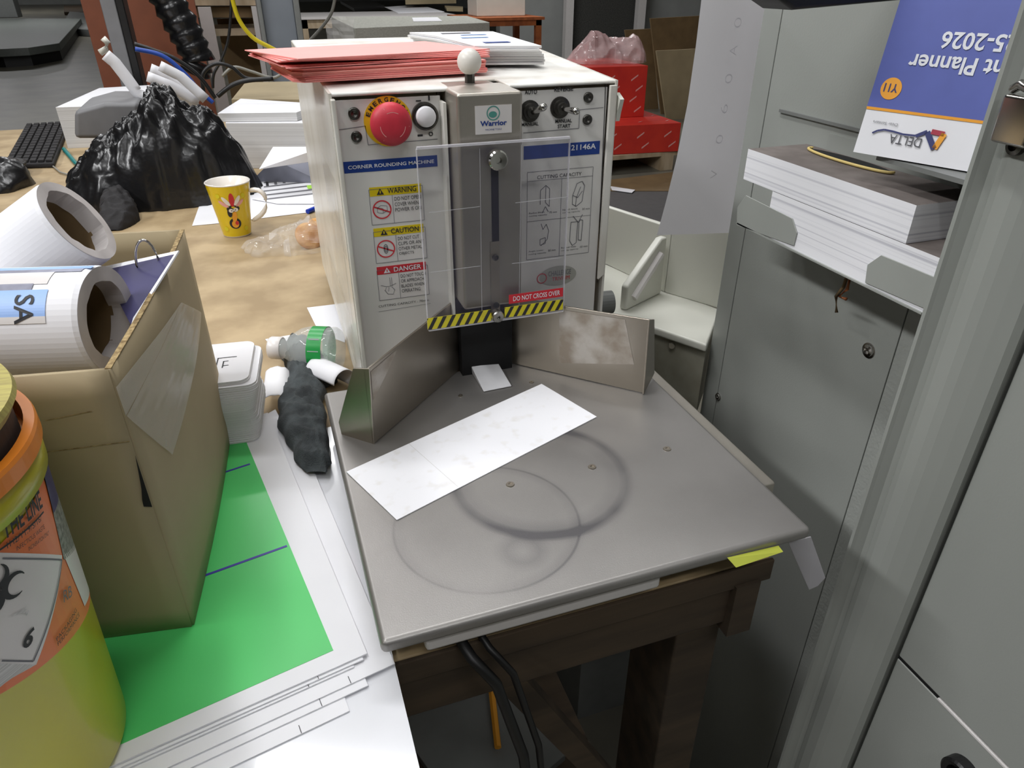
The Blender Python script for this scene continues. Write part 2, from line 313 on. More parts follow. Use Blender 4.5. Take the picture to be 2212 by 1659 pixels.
# left / right front flanges
e = MB(); e.box((x0 - .0005, .622, .004), (x0 + .0035, .64, T0 - .004), 'shell'); e.build('front_flange', mc, bevel=.001)
xr = Y(1310, 300, .628).x
e = MB(); e.prism([V((xr, .626, .083)), V((x1, .626, .088)), V((x1, .626, .095)), V((x1, .626, T0 - .004)), V((xr, .626, T0 - .004))], (0, .004, 0), 'shell'); e.build('front_flange', mc, bevel=.0008)
# front panels
xl1 = Y(955, 300, YF).x; xr0 = .2165
p = MB(); p.box((x0 + .003, YF, 0), (xl1, YF + .003, T0 - .006), 'panel'); fp = p.build('left_front_panel', mc, bevel=.0006)
p = MB(); p.box((xr0, YF, 0), (xr, YF + .003, T0 - .006), 'panel'); fq = p.build('right_front_panel', mc, bevel=.0006)
# inner return edges of the centre opening
e = MB(); e.box((xl1 - .001, .618, .066), (xl1 + .0016, .66, T0 - .010), 'shell'); e.build('opening_edge', mc)
e = MB(); e.box((xl1 + .002, .650, .0), (xr0, .655, T0 - .004), 'steel'); e.build('blade_column', mc)
e = MB(); e.box((xl1 + .004, .625, .06), (.153, .65, T0 - .018), 'wing'); e.build('guide_rail', mc, bevel=.001)
RX, UP = V((1, 0, 0)), V((0, 0, 1))
def ty(mb, s, bl, tr, y, m, bold=0, dy=.0006):
    a, b_ = Y(*bl, y), Y(*tr, y); return mb.text(s, V((a.x, y - dy, a.z)), RX, UP, b_.x - a.x, b_.z - a.z, m, bold)
def ry(mb, bl, tr, y, m, dy=.0003, th=.0003):
    a, b_ = Y(*bl, y), Y(*tr, y); return mb.box((a.x, y - dy, a.z), (b_.x, y - dy + th, b_.z), m)
def liney(mb, pts, y, m, wd=.0004, dy=.0005):
    P = [Y(px, py, y) for px, py in pts]
    for a, b_ in zip(P, P[1:]):
        d = (b_ - a); L = d.length
        if L < 1e-6: continue
        d /= L; s = V((-d.z, 0, d.x)) * wd / 2
        mb.poly([V((q.x, y - dy, q.z)) for q in (a + s, b_ + s, b_ - s, a - s)], m)
    return mb
def discy(mb, c, r, y, m, dy=.0005, ri=None, sx=1, sz=1, seg=32):
    P = Y(*c, y); out = [V((P.x + r * sx * math.cos(a), y - dy, P.z + r * sz * math.sin(a))) for a in [2 * math.pi * k / seg for k in range(seg)]]
    if ri is None: return mb.poly(out, m)
    inn = [V((P.x + ri * math.cos(a), y - dy, P.z + ri * math.sin(a))) for a in [2 * math.pi * k / seg for k in range(seg)]]
    return mb.add(out + inn, [(k, (k + 1) % seg, seg + (k + 1) % seg, seg + k) for k in range(seg)], m)
# printed decals
d = MB(); ry(d, (744, 375), (944, 335), YF, 'blue'); ty(d, 'CORNER ROUNDING MACHINE', (752, 366), (937, 344), YF, 'inkwhite', .015); d.build('name_strip', fp)
def warn(title, head, box, div, circ, lines, hm, tm, kind, name):
    d = MB(); ry(d, box[0], box[1], YF, 'lab', .0002, .0002); ry(d, head[0], head[1], YF, hm, .0004)
    a, b_ = Y(*box[0], YF), Y(*box[1], YF)
    P = [V((a.x, 0, a.z)), V((b_.x, 0, a.z)), V((b_.x, 0, b_.z)), V((a.x, 0, b_.z)), V((a.x, 0, a.z))]
    def wl(p, q, m='inkgrey', w_=.0004):
        dd = (q - p).normalized(); s_ = V((-dd.z, 0, dd.x)) * w_ / 2; d.poly([V((k.x, YF - .0006, k.z)) for k in (p + s_, q + s_, q - s_, p - s_)], m)
    for p_, q_ in zip(P, P[1:]): wl(p_, q_)
    h0 = Y(*head[0], YF).z; dx = Y(div, 500, YF).x if False else a.x + (b_.x - a.x) * .42
    wl(V((dx, 0, a.z)), V((dx, 0, h0)))
    hx0, hx1, hz0, hz1 = Y(*head[0], YF).x, Y(*head[1], YF).x, h0, Y(*head[1], YF).z; hh = hz1 - hz0; W_ = hx1 - hx0
    d.poly([V((hx0 + W_ * k, YF - .0009, hz0 + hh * q)) for k, q in ((.13, .15), (.27, .15), (.20, .85))], tm)
    d.poly([V((hx0 + W_ * k, YF - .0011, hz0 + hh * q)) for k, q in ((.19, .3), (.21, .3), (.21, .62), (.19, .62))], hm)
    d.text(title, V((hx0 + W_ * .34, YF - .0009, hz0 + hh * .2)), RX, UP, W_ * .56, hh * .62, tm, .012)
    bh = h0 - a.z; lh = bh * .13; tw = b_.x - dx
    mx = max(len(l) for l in lines)
    for k, l in enumerate(lines): d.text(l, V((dx + tw * .06, YF - .0007, h0 - bh * .08 - lh - k * lh * 1.5)), RX, UP, tw * .86 * len(l) / mx, lh, 'ink')
    cx, cz = (a.x + dx) / 2, a.z + bh * .52; R = (dx - a.x) * .42
    if kind in 'ab':
        o_ = [(V((cx + r_ * math.cos(t_), YF - .0008, cz + r_ * math.sin(t_)))) for r_ in (R, R * .87) for t_ in [2 * math.pi * k / 32 for k in range(32)]]
        d.add(o_, [(k, (k + 1) % 32, 32 + (k + 1) % 32, 32 + k) for k in range(32)], 'redl')
        wl(V((cx - R * .85, 0, cz + R * .35)), V((cx + R * .85, 0, cz - R * .35)), 'redl', R * .14)
    if kind == 'a':
        q = [(-.5, -.3), (-.5, .2), (-.1, .45), (.55, .35), (.55, -.15), (.1, -.4), (-.5, -.3)]
        for u_, v_ in zip(q, q[1:]): wl(V((cx + u_[0] * R, 0, cz + u_[1] * R)), V((cx + v_[0] * R, 0, cz + v_[1] * R)))
        wl(V((cx - .5 * R, 0, cz + .2 * R)), V((cx + .1 * R, 0, cz + .1 * R))); wl(V((cx + .1 * R, 0, cz + .1 * R)), V((cx + .1 * R, 0, cz - .4 * R)))
    if kind == 'b':
        for s_ in (1, .6):
            q = [V((cx + .22 * R * s_ * math.cos(t_), 0, cz + .5 * R * s_ * math.sin(t_))) for t_ in [2 * math.pi * k / 14 for k in range(15)]]
            for u_, v_ in zip(q, q[1:]): wl(u_, v_, 'inkgrey', .0007)
    if kind == 'c':
        for o_ in (-.1, .1): wl(V((cx + (.25 + o_) * R, 0, cz + R)), V((cx + (.25 + o_) * R, 0, cz)))
        for q in ([(-.9, .2), (-.3, 0), (.2, 0), (.8, .25)], [(-.5, -.4), (-.2, -.9), (.4, -1), (.6, -.5), (.3, -.1)], [(-.3, -.1), (-.5, -.5)], [(0, -.1), (-.1, -.6)]):
            for u_, v_ in zip(q, q[1:]): wl(V((cx + u_[0] * R, 0, cz + u_[1] * R)), V((cx + v_[0] * R, 0, cz + v_[1] * R)))
    return d.build(name, fp)
warn('WARNING', ((799, 425), (909, 396)), ((804, 486), (912, 400)), 846, 0, ['DO NOT OPEN', 'COVER WHEN', 'POWER IS ON'], 'ylw', 'ink', 'a', 'warning_decal')
warn('CAUTION', ((808, 512), (914, 483)), ((813, 569), (918, 490)), 855, 0, ['DO NOT CUT', 'CLIPS OR ANY', 'OTHER METAL', 'OBJECTS'], 'ylw', 'ink', 'b', 'caution_decal')
warn('DANGER', ((815, 594), (919, 565)), ((820, 649), (923, 572)), 864, 0, ['DO NOT TOUCH', 'OR APPROACH', 'BLADES WHEN', 'OPERATING'], 'redl', 'inkwhite', 'c', 'danger_decal')
d = MB(); ty(d, 'CUTTING CAPACITY : 70mm', (818, 664), (926, 645), YF, 'ink'); liney(d, [(818, 673), (930, 655)], YF, 'inkgrey', .0003)
liney(d, [(727, 281), (789, 272), (795, 313), (945, 300)], YF, 'inkgrey', .0005); d.build('panel_print', fp)
d = MB(); ry(d, (1131, 345), (1296, 304), YF, 'blue'); ty(d, '21146A', (1233, 325), (1287, 309), YF, 'inkwhite', .015); d.build('model_strip', fq)
d = MB(); ty(d, 'CUTTING CAPACITY', (1160, 387), (1256, 371), YF, 'ink')
A, B = Y(1137, 561, YF), Y(1281, 360, YF)
def fq_line(u0, v0, u1, v1, m='inkgrey', wd=.0004):
    p_, q_ = V((A.x + (B.x - A.x) * u0, 0, A.z + (B.z - A.z) * v0)), V((A.x + (B.x - A.x) * u1, 0, A.z + (B.z - A.z) * v1)); dd = (q_ - p_).normalized(); s_ = V((-dd.z, 0, dd.x)) * wd / 2
    d.poly([V((k.x, YF - .0006, k.z)) for k in (p_ + s_, q_ + s_, q_ - s_, p_ - s_)], m)
for L_ in ((0, 0, 1, 0), (1, 0, 1, 1), (1, 1, 0, 1), (0, 1, 0, 0), (0, .9, 1, .9), (0, .45, 1, .45), (.52, 0, .52, .9)): fq_line(*L_)
def sketch(u, v, s_, q, close=True):
    q = q + [q[0]] if close else q
    for a_, b_ in zip(q, q[1:]): fq_line(u + a_[0] * s_, v + a_[1] * s_, u + b_[0] * s_, v + b_[1] * s_, 'inkgrey', .0006)
sketch(.25, .72, .1, [(-.5, -.9), (-.5, .7), (.3, 1.2), (.9, .8), (.9, -1.2), (.3, -.7), (.3, 1.2)], False); sketch(.28, .58, .08, [(-.6, -.6), (0, .3), (.6, -.5)], False)
sketch(.78, .72, .1, [(-.8, -1.2), (-.8, -.2), (-.2, 1.1), (.6, 1.3), (1, .8), (.7, -1), (-.2, -1.5)]); sketch(.78, .72, .1, [(-.8, -.2), (0, -.5), (.7, .2)], False); sketch(.78, .70, .1, [(-.3, -1.3), (-.2, -.3), (.4, .9)], False)
sketch(.25, .28, .1, [(-.3, 1.3), (0, .6), (.5, 1.2), (.9, .4), (.7, -.6), (.2, -1), (-.3, -1.3)], False); sketch(.25, .20, .07, [(-.6, -.6), (.6, -.4), (.6, .6), (-.6, .4)])
sketch(.78, .26, .1, [(-.9, 1.3), (-1, -.9), (-.5, -1.5), (.1, -1.2), (.2, 1.3)]); sketch(.78, .26, .1, [(.4, 1.2), (.4, -.9), (.9, -1.0), (1, 1.4), (.6, 1.5)]); sketch(.78, .3, .1, [(-.6, 1.6), (.3, .8), (.9, 1.7)], False)
for u_, v_, s1, s2 in ((.03, .50, 'Radius block', '70 mm'), (.55, .50, 'Notch block', '30 mm'), (.03, .05, 'Angle cutter', '50 mm'), (.55, .05, 'Round hole', '10 mm')):
    for k, (s_, wd_) in enumerate(((s1, .24), ('cutting capacity', .28))):
        d.text(s_, V((A.x + (B.x - A.x) * u_, YF - .0006, A.z + (B.z - A.z) * (v_ + .035 - .035 * k))), RX, UP, (B.x - A.x) * wd_, .0016, 'ink')
    d.text(s2, V((A.x + (B.x - A.x) * (u_ + .31), YF - .0006, A.z + (B.z - A.z) * (v_ + .02))), RX, UP, (B.x - A.x) * .12, .002, 'ink')
d.build('capacity_chart', fq)
d = MB(); discy(d, (1205, 595), .0205, YF, pm('oval_sticker', (176, 176, 168), .3), .0004, None, 1, .52); ty(d, 'CHALLENGE', (1184, 597), (1233, 580), YF, 'inkgrey'); ty(d, 'TRIVIUM', (1192, 607), (1230, 594), YF, 'redl')
discy(d, (1170, 601), .0055, YF, 'redl', .0007, .0046); d.build('oval_sticker', fq)
d = MB(); ty(d, 'AUTO', (1133, 204), (1160, 193), YF, 'ink', .02); ty(d, 'REVERSE', (1197, 198), (1238, 187), YF, 'ink', .02); ty(d, 'MANUAL', (1126, 273), (1163, 263), YF, 'ink', .02)
ty(d, 'MANUAL', (1199, 266), (1235, 256), YF, 'ink', .02); ty(d, 'START', (1204, 277), (1232, 267), YF, 'ink', .02)
liney(d, [(1130, 287), (1250, 277), (1252, 237), (1303, 232)], YF, 'inkgrey', .0005); liney(d, [(1308, 176), (1306, 232), (1290, 610)], YF, 'seam', .0007)
d.build('switch_lettering', fq)
# emergency stop
es = MB(); c = Y(843, 262, YF); c = Y(838, 262, YF)
es.lathe([(0, .0005), (.0205, .0005), (.0205, 0), (.0, 0)], 'ring', (c.x, YF, c.z), (0, -1, 0), 40)
word = 'EMERGENCY'
for k, ch in enumerate(word):
    a = math.radians(158 - k * 17); rr = .0168; o = V((c.x + rr * math.cos(a), YF - .0008, c.z + rr * math.sin(a))); ta = a - math.pi / 2
    rx = V((math.cos(ta), 0, math.sin(ta))); ru = V((-math.sin(ta), 0, math.cos(ta))); es.text(ch, o - rx * .0018 - ru * .0012, rx, ru, .0034, .0036, 'ink', .03)
ring = es.build('emergency_ring', mc)
bt = MB(); bt.lathe([(.009, 0), (.009, .008), (.0165, .010), (.0175, .013), (.0172, .016), (.0145, .0195), (.010, .0215), (.005, .0225), (0, .0227)], 'redbtn', (c.x, YF - .001, c.z), (0, -1, 0), 48)
sb = bt.build('emergency_button', mc, smooth=True)
ar = MB(); 
for a0 in (60, 180, 300):
    P0 = V((c.x, YF - .0225, c.z)); pts = []
    for k in range(7): a = math.radians(a0 + k * 9); pts.append(a)
    for r_ in (.0102, .0138):
        for a, b_ in zip(pts, pts[1:]): ar.poly([V((c.x + q * math.cos(t_), YF - (.0226 if r_ < .012 else .0204), c.z + q * math.sin(t_))) for q, t_ in ((r_, a), (r_, b_), (r_ + .0005, b_), (r_ + .0005, a))], 'redm')
    a = pts[-1]; ar.poly([V((c.x + q * math.cos(t_), YF - (.0225 if q < .012 else .0205), c.z + q * math.sin(t_))) for q, t_ in ((.0092, a), (.0148, a), (.012, a + .25))], 'redm')
ar.build('arrow_marks', sb)
w_ = Y(917, 250, YF); bt = MB(); bt.lathe([(.0115, 0), (.0115, .004), (.0098, .0045), (.0095, .001)], 'darkmetal', (w_.x, YF, w_.z), (0, -1, 0), 32); bz = bt.build('power_button_bezel', mc, smooth=False)
bt = MB(); bt.lathe([(.0085, 0), (.0085, .007), (.0075, .0082), (0, .0086)], 'white', (w_.x, YF, w_.z), (0, -1, 0), 32); bt.build('power_button', bz, smooth=True)
d = MB(); ty(d, '-', (898, 219), (909, 216), YF, 'ink'); ty(d, '1', (925, 217), (928, 206), YF, 'ink', .03); ty(d, 'o', (926, 294), (935, 284), YF, 'ink', .01); ry(d, (902, 295), (913, 290), YF, 'ink'); d.build('power_symbols', fp)
for px, py, r_ in ((765, 245, .0050), (770, 295, .0046), (1270, 210, .0046), (1268, 258, .0046)):
    q = Y(px, py, YF); bt = MB(); bt.lathe([(0, .001), (r_ * .45, .001), (r_ * .5, .002), (r_, .0018), (r_, 0)], 'darkmetal', (q.x, YF, q.z), (0, -1, 0), 20); bt.build('panel_screw', mc, smooth=True)
for px, py, tpx, tpy in ((1144, 240, 1177, 230), (1209, 232, 1248, 241)):
    q = Y(px, py, YF); bt = MB(); bt.lathe([(.0095, 0), (.0095, .0015), (.0072, .002), (.0072, .0055), (.0052, .006), (.005, .009), (0, .009)], 'darkmetal', (q.x, YF, q.z), (0, -1, 0), 24); nut = bt.build('toggle_nut', mc)
    tip = Y(tpx, tpy, YF - .03); bt = MB(); a = V((q.x, YF - .008, q.z)); dd = tip - a
    bt.tube([a, a + dd * .2, a + dd * .6, a + dd * .85, a + dd * .97, a + dd], 0, 'chrome', 14, rs=[.002, .0022, .0028, .0033, .0028, .001]); bt.build('toggle_lever', nut, smooth=True)
# centre cover with sticker, slot, bolts
yc = .592; a, b_ = Y(986, 203, yc), Y(1130, 200, yc)
cv = MB(); cv.box((a.x, yc, .085), (b_.x, .650, a.z), 'steel'); cover = cv.build('centre_cover', mc, bevel=.003, seg=3)
d = MB(); ry(d, (1027, 291), (1105, 225), yc, 'lab', .0006, .0005); ty(d, 'Warrior', (1037, 273), (1094, 258), yc, 'blue', .03, .0009); ty(d, 'MACHINE TOOLS', (1048, 282), (1083, 276), yc, 'blue', 0, .0009)
discy(d, (1065, 244), .0058, yc, 'tealg', .0008, .0049); discy(d, (1064, 247), .0036, yc, 'tealg', .0008, None, 1, .7); d.build('maker_sticker', cover)
sl = MB(); a, b_ = Y(1063, 525, yc), Y(1076, 352, yc); sl.box((a.x, yc - .0008, a.z), (b_.x, yc, b_.z), 'hole'); sl.build('slot', cover)
sl = MB(); a, b_ = Y(1061, 690, yc), Y(1078, 520, yc); sl.box((a.x, yc - .0012, a.z), (b_.x, yc - .0002, b_.z), 'wing'); q0 = sl.build('slide_strip', cover)
for px, py in ((1069, 555), (1071, 658)):
    q = Y(px, py, yc); sl = MB(); sl.lathe([(0, .0012), (.0016, .0012), (.002, .002), (.003, .0015), (.003, 0)], 'darkmetal', (q.x, yc - .001, q.z), (0, -1, 0), 16); sl.build('slide_screw', cover)
for x_ in (1030, 1110):
    sl = MB(); a, b_ = Y(x_ + 3, 690, yc), Y(x_ + 5 if x_ < 1100 else x_ + 3, 300, yc)
# lever with ball
kp = MB(); kp.prism([Z(968, 183, T0 + .001), Z(1101, 190, T0 + .001), Z(1085, 168, T0 + .001), Z(1018, 160, T0 + .001)], (0, 0, 0), 'steel') if False else kp.box((.158, .628, T0 - .008), (.208, .667, T0), 'steel'); kpo = kp.build('head_plate', mc, bevel=.0012)
kb = MB(); q = V((.187, .655, 0)); kb.cyl((q.x, q.y, T0), (q.x, q.y, T0 + .012), .0044, 'darkmetal', 6); st = kb.build('knob_stem', mc)
kb = MB(); bc = Y(1012, 133, .655)
vs = [(.0108 * math.sin(math.pi * k / 16), -.0108 * math.cos(math.pi * k / 16)) for k in range(17)]; kb.lathe(vs, 'knobw', (q.x, q.y, bc.z), (0, 0, 1), 32); kb.build('ball_knob', st, smooth=True)
# acrylic guard
yg = .585; TL, TR, BL = Y(900, 322, yg), Y(1230, 298, yg), Y(922, 713, yg)
g = MB(); g.box((TL.x, yg - .0015, BL.z), (TR.x, yg + .0015, TL.z), 'acryl'); gd = g.build('clear_guard', mc, bevel=.0006)
g = MB(); g.box((TL.x, yg - .0016, TL.z - .0002), (TR.x, yg + .0016, TL.z + .0016), 'acrylb'); g.box((TL.x - .0006, yg - .0015, BL.z), (TL.x, yg + .0015, TL.z), 'acrylb'); g.box((TR.x, yg - .0015, BL.z), (TR.x + .0005, yg + .0015, TL.z), 'acrylb')
g.box((TL.x, yg - .0016, BL.z - .001), (TR.x, yg + .0016, BL.z), 'acrylb'); g.build('guard_rim', gd)
g = MB()
for l_ in (((925, 458), (1035, 445)), ((928, 587), (1036, 573)), ((1112, 437), (1225, 424)), ((1105, 568), (1210, 555))): liney(g, l_, yg, 'acrylb', .0006, .0018)
for l_ in (((1035, 320), (1040, 680)), ((1125, 312), (1120, 660))): liney(g, l_, yg, 'acrylb', .0004, .0018)
g.build('score_lines', gd)
def hazard(bl, tr, n_):
    a, b_ = Y(*bl, yg), Y(*tr, yg); h = b_.z - a.z; w0 = b_.x - a.x; y = yg - .0019; g = MB(); g.box((a.x, y, a.z), (b_.x, y + .0003, b_.z), 'hazy'); st_ = w0 / n_
    for k in range(-1, n_ + 1):
        pts = [(k * st_, 0), (k * st_ + st_ * .42, 0), (k * st_ + st_ * .42 + h * .55, h), (k * st_ + h * .55, h)]
        def cl(p, q, lo, hi):
            return max(lo, min(hi, p))
        P = []
        s = [V((p_, 0, q_)) for p_, q_ in pts]
        bmx = bmesh.new(); f = bmx.faces.new([bmx.verts.new(v) for v in s])
        for co_, no in ((V((0, 0, 0)), V((1, 0, 0))), (V((w0, 0, 0)), V((-1, 0, 0)))):
            bmesh.ops.bisect_plane(bmx, geom=bmx.verts[:] + bmx.edges[:] + bmx.faces[:], plane_co=co_, plane_no=-no, clear_outer=True)
        for f in bmx.faces: g.poly([V((a.x + v.co.x, y - .0002, a.z + v.co.z)) for v in f.verts], 'ink')
        bmx.free()
    return g.build('hazard_strip', gd)
hazard((923, 711), (1059, 667), 7); hazard((1089, 685), (1215, 645), 7)
g = MB(); ry(g, (1098, 655), (1215, 620), yg, 'redl', .0019, .0003); ty(g, 'DO NOT CROSS OVER', (1107, 649), (1208, 625), yg, 'inkwhite', .01, .0022); g.build('red_notice', gd)
for px, py, r_ in ((1074, 345, .0085), (1074, 682, .0058)):
    q = Y(px, py, yg - .004); g = MB(); g.lathe([(0, .0045), (r_ * .3, .0045), (r_ * .33, .0065), (r_ * .85, .0068), (r_, .0055), (r_, 0), (0, 0)], 'chrome', (q.x, yg - .0016, q.z), (0, -1, 0), 32); g.build('guard_bolt', gd, bevel=0, smooth=False)
# die block and slot at the V apex
g = MB(); g.box((.160, .618, 0), (.214, .66, .062), 'hole'); g.build('blade_slot', mc)
g = MB(); P = [Z(1012, 795, .0005), Z(1060, 775, .0005), Z(1105, 835, .0005), Z(1045, 847, .0005)]
g.add([P[0] + V((0, 0, .0)), P[1], P[2], P[3], P[0] + V((-.001, .004, .012)), P[1] + V((0, .004, .011)), P[2] + V((0, 0, .0012)), P[3] + V((0, 0, .0012))], [(0, 1, 2, 3), (4, 5, 6, 7), (0, 1, 5, 4), (1, 2, 6, 5), (2, 3, 7, 6), (3, 0, 4, 7)], 'die')
g.build('nylon_die', mc, bevel=.003, seg=3)
# table plate
g = MB(); g.box((.0203, .308, -.011), (.3458, .632, 0), 'plate'); plate = g.build('table_plate', mc, bevel=.0042, seg=5)
for px, py, r_ in ((1102, 1047, .0036), (1279, 1009, .0036), (1441, 970, .0036), (995, 855, .0024), (1148, 826, .0024), (1160, 700, .0024)):
    if py < 750: continue
    q = Z(px, py, 0); g = MB(); g.lathe([(0, .0002), (r_ * .4, .0002), (r_ * .4, .0008), (r_ * .9, .0008), (r_, 0)], 'wing', (q.x, q.y, 0), (0, 0, 1), 20); g.build('table_screw', plate)
g = MB(); g.box((.05, .320, -.034), (.227, .60, -.0115), 'lab'); g.build('base_tray', mc, bevel=.003)
for x_, y_ in ((.08, .38), (.08, .57), (.19, .38), (.19, .57)): g = MB(); g.cyl((x_, y_, DZ), (x_, y_, -.034), .012, 'black'); g.build('rubber_foot', mc)
g = MB(); g.box((.30, .375, DZ), (.366, .62, -.0115), 'steel'); g.build('base_block', mc, bevel=.002)
# guides
def guide(tip, apex, toppts, flpts, filmpts, name='guide_wing'):
    tip, apex = V((*tip, 0)), V((*apex, 0)); dr = (apex - tip).normalized(); nn = V((-dr.y, dr.x, 0))
    L = (apex - tip).length
    P = [tip + V((0, 0, .0006)), apex + V((0, 0, .0006))]
    zt_ = [PL(x, y, tip, nn) for x, y in toppts]      # tip-top then far-top
    s1 = (zt_[1] - tip).dot(dr); zf = zt_[1].z
    poly = P + [apex + V((0, 0, zf)), tip + dr * s1 + V((0, 0, zf)), tip + V((0, 0, zt_[0].z))]
    back = -nn * .0022 if (-nn).dot(V((0, 1, 0))) > 0 else nn * .0022
    g = MB(); g.prism(poly, back, 'wing'); w1 = g.build(name, mc, bevel=.0006)
    fd = back.normalized()  # flange direction, away from the camera
    fp_ = [PL(x, y, tip, dr) for x, y in flpts]
    g = MB(); g.prism(fp_, dr * .0018, 'wing'); g.build('guide_flange', w1, bevel=.0004)
    fm = [PL(x, y, tip, nn) - back * .12 for x, y in filmpts]
    g = MB(); g.poly(fm, 'film'); g.build('worn_film', w1)
    return w1
guide((.0527, .525), (.1665, .637), ((796, 797), (972, 657)), ((808, 960), (738, 941), (731, 912), (762, 796), (797, 797)), ((800, 803), (858, 754), (838, 800), (806, 865)))
guide((.3205, .524), (.209, .634), ((1404, 691), (1215, 661)), ((1391, 852), (1404, 691), (1414, 690), (1414, 806)), ((1208, 668), (1350, 690), (1370, 787), (1209, 784)))
# clear tape patches and a stub on the body
tp = MB()
for ys, ye, z0, z1 in ((.66, .78, .05, .20), (.64, .72, .13, .16), (.68, .90, .0, .06)):
    tp.grid(lambda u, v: V((.0590 - .0006 * abs(noise.noise(V((u * 4, v * 4, z0 * 50)))) + (.003 / .457) * (ys + (ye - ys) * u - .628), ys + (ye - ys) * u, z0 + (z1 - z0) * v)), 10, 10, 'tape')
tp.build('tape_patch', mc)
sd = MB(); sd.prism([X(1330, 200, .321), X(1340, 215, .321), X(1333, 245, .321), X(1330, 262, .321)], (.004, 0, 0), 'cream'); sd.build('side_tab', mc)
# paper slip on plate
ps = MB(); slab(ps, ((748, 1019), (1170, 829), (1289, 900), (857, 1123)), .0010, .0008, pm('dusty_slip', (240, 240, 244), .6, c2=(220, 216, 210), scale=70, detail=12, thr=(.56, .86)))
pa, pb = Z(883, 958, .0011), Z(990, 1052, .0011); dd = (pb - pa).normalized() * .0; s_ = V((.0002, .0001, 0)); ps.poly([pa - s_, pa + s_, pb + s_, pb - s_], 'edge')
tag(ps.build('paper_slip'), 'long white paper slip with dust smears lying across the steel plate', 'paper')
# ================================================================= STACKS ON MACHINE TOP
zb = T0 + .004
def flyers(n_, corner_fn, th, mats, name, label, cat, group, z0, jit=.002):
    z = z0
    for k in range(n_):
        pts = corner_fn(k / max(1, n_ - 1)); j = V((random.uniform(-jit, jit), random.uniform(-jit, jit), 0))
        mb = MB(); mb.prism([V((p.x, p.y, z)) + j for p in pts], (0, 0, th), mats[0], mats[1])
        tag(mb.build(name), label, cat, group); z += th + .0002
    return z
PB = [Z(636, 192, zb), Z(1050, 162, zb)]
def pinkc(t):
    a = V((.038, .668, 0)); b_ = V((.214, .690, 0)); d_ = (b_ - a).normalized(); n_ = V((-d_.y, d_.x, 0)); return [a + d_ * .008, b_, b_ + n_ * .118, a + n_ * .118, a + n_ * .01]
zp = flyers(8, pinkc, .0012, ('pink', 'pinke'), 'pink_flyer', 'salmon pink flyer in neat lower pile on top of machine', 'flyer', 'pink flyers in the lower pile', zb, .0015)
def fan(k, n_):
    c_ = V((.125, .742, 0)); a = math.radians(14 + 5 * k); hw, hh = .098, .058
    return [rot2(c_ + V((sx * hw - .012, sy * hh, 0)), c_, a) for sx, sy in ((-1, -1), (1, -1), (1, 1), (-1, 1))]
z = zp
for k in range(6):
    pts = fan(-k * .5 if k < 3 else (k - 3) * .8 - .4, 6); lift = .0 if k < 2 else .002
    mb = MB(); mb.add([V((pts[0].x, pts[0].y, z + lift + .001)), V((pts[1].x, pts[1].y, z)), V((pts[2].x, pts[2].y, z)), V((pts[3].x, pts[3].y, z + .002))] + [V((pts[0].x, pts[0].y, z + lift + .0018)), V((pts[1].x, pts[1].y, z + .0008)), V((pts[2].x, pts[2].y, z + .0008)), V((pts[3].x, pts[3].y, z + .0028))],
      [(0, 1, 2, 3), (4, 5, 6, 7), (0, 1, 5, 4), (1, 2, 6, 5), (2, 3, 7, 6), (3, 0, 4, 7)], 'pink')
    tag(mb.build('pink_flyer'), 'salmon pink flyer fanned askew, its corner sticking out left above the neat pile' if k < 5 else 'topmost salmon pink flyer on the machine, turned to point away', 'flyer', 'pink flyers fanned on the pile' if k < 5 else None); z += .0011
def whitec(t):
    b_ = V((.283, .722, 0)); d_ = V((.96, -.10, 0)).normalized(); n_ = V((.08, 1, 0)).normalized()
    a = b_ - d_ * .065; return [a, b_, b_ + n_ * .21, a + n_ * .21 - d_ * .05, a + n_ * .15 - d_ * .075]
def whitec(t):
    b_ = V((.284, .722, 0)); l_ = V((.2165, .742, 0)); return [l_, b_, V((.300, .93, 0)), V((.20, .95, 0)), V((.2165, .88, 0))]
z = zb + .001
for k in range(7):
    j = random.uniform(-.002, .002) + (-.006 if k > 3 else 0); mb = MB()
    mb.prism([V((p.x + (j if i else 0), p.y + j, z)) for i, p in enumerate(whitec(0))], (0, 0, .0022), 'white', 'edge'); o = mb.build('printed_leaflet')
    tag(o, 'white printed leaflet in the pile beside pink flyers on machine top' if k < 6 else 'topmost white leaflet with blue print on machine top', 'leaflet', 'white leaflets on the machine' if k < 6 else None); z += .0026
pr = MB()
for a, b_, c_ in (((.235, .76), (.262, .768), 'blue'), ((.23, .83), (.26, .835), 'calb'), ((.225, .90), (.26, .905), 'inkgrey'), ((.24, .87), (.27, .873), 'calb')): pr.box((a[0], a[1], z), (b_[0], b_[1] + .004, z + .0003), c_)
pr.build('leaflet_print', o)
# ================================================================= LEFT: SHEETS, BOX, BUCKET
zs = DZ
def psheet(corner, e1, e2, L1, L2, z, m, name, label, group=None, th=.0009, cat='paper'):
    c_ = V((*corner, z)); e1 = V((*e1, 0)).normalized(); e2 = V((*e2, 0)).normalized(); mb = MB(); mb.prism([c_, c_ + e1 * L1, c_ + e1 * L1 + e2 * L2, c_ + e2 * L2], (0, 0, th), m)
    return tag(mb.build(name), label, cat, group)
q = lambda x, y, z: (Z(x, y, z).x, Z(x, y, z).y)
for k in range(8):
    psheet((.0265 - .003 * random.random(), .205 + .004 * random.random()), (-.0, 1), (-1, -.1), .42, .45, DZ + .0002 + k * .0014, 'white', 'paper_sheet', 'white sheet in the lowest part of the pile under the glossy sheet', 'sheets under the glossy one', th=.0013)
DS = DZ + .0116
psheet((.0285, .205), (-.0, 1), (-1, -.1), .42, .45, DS, 'whiteg', 'paper_sheet', 'big glossy white sheet at the bottom of pile, its edge over bench front', th=.0016)
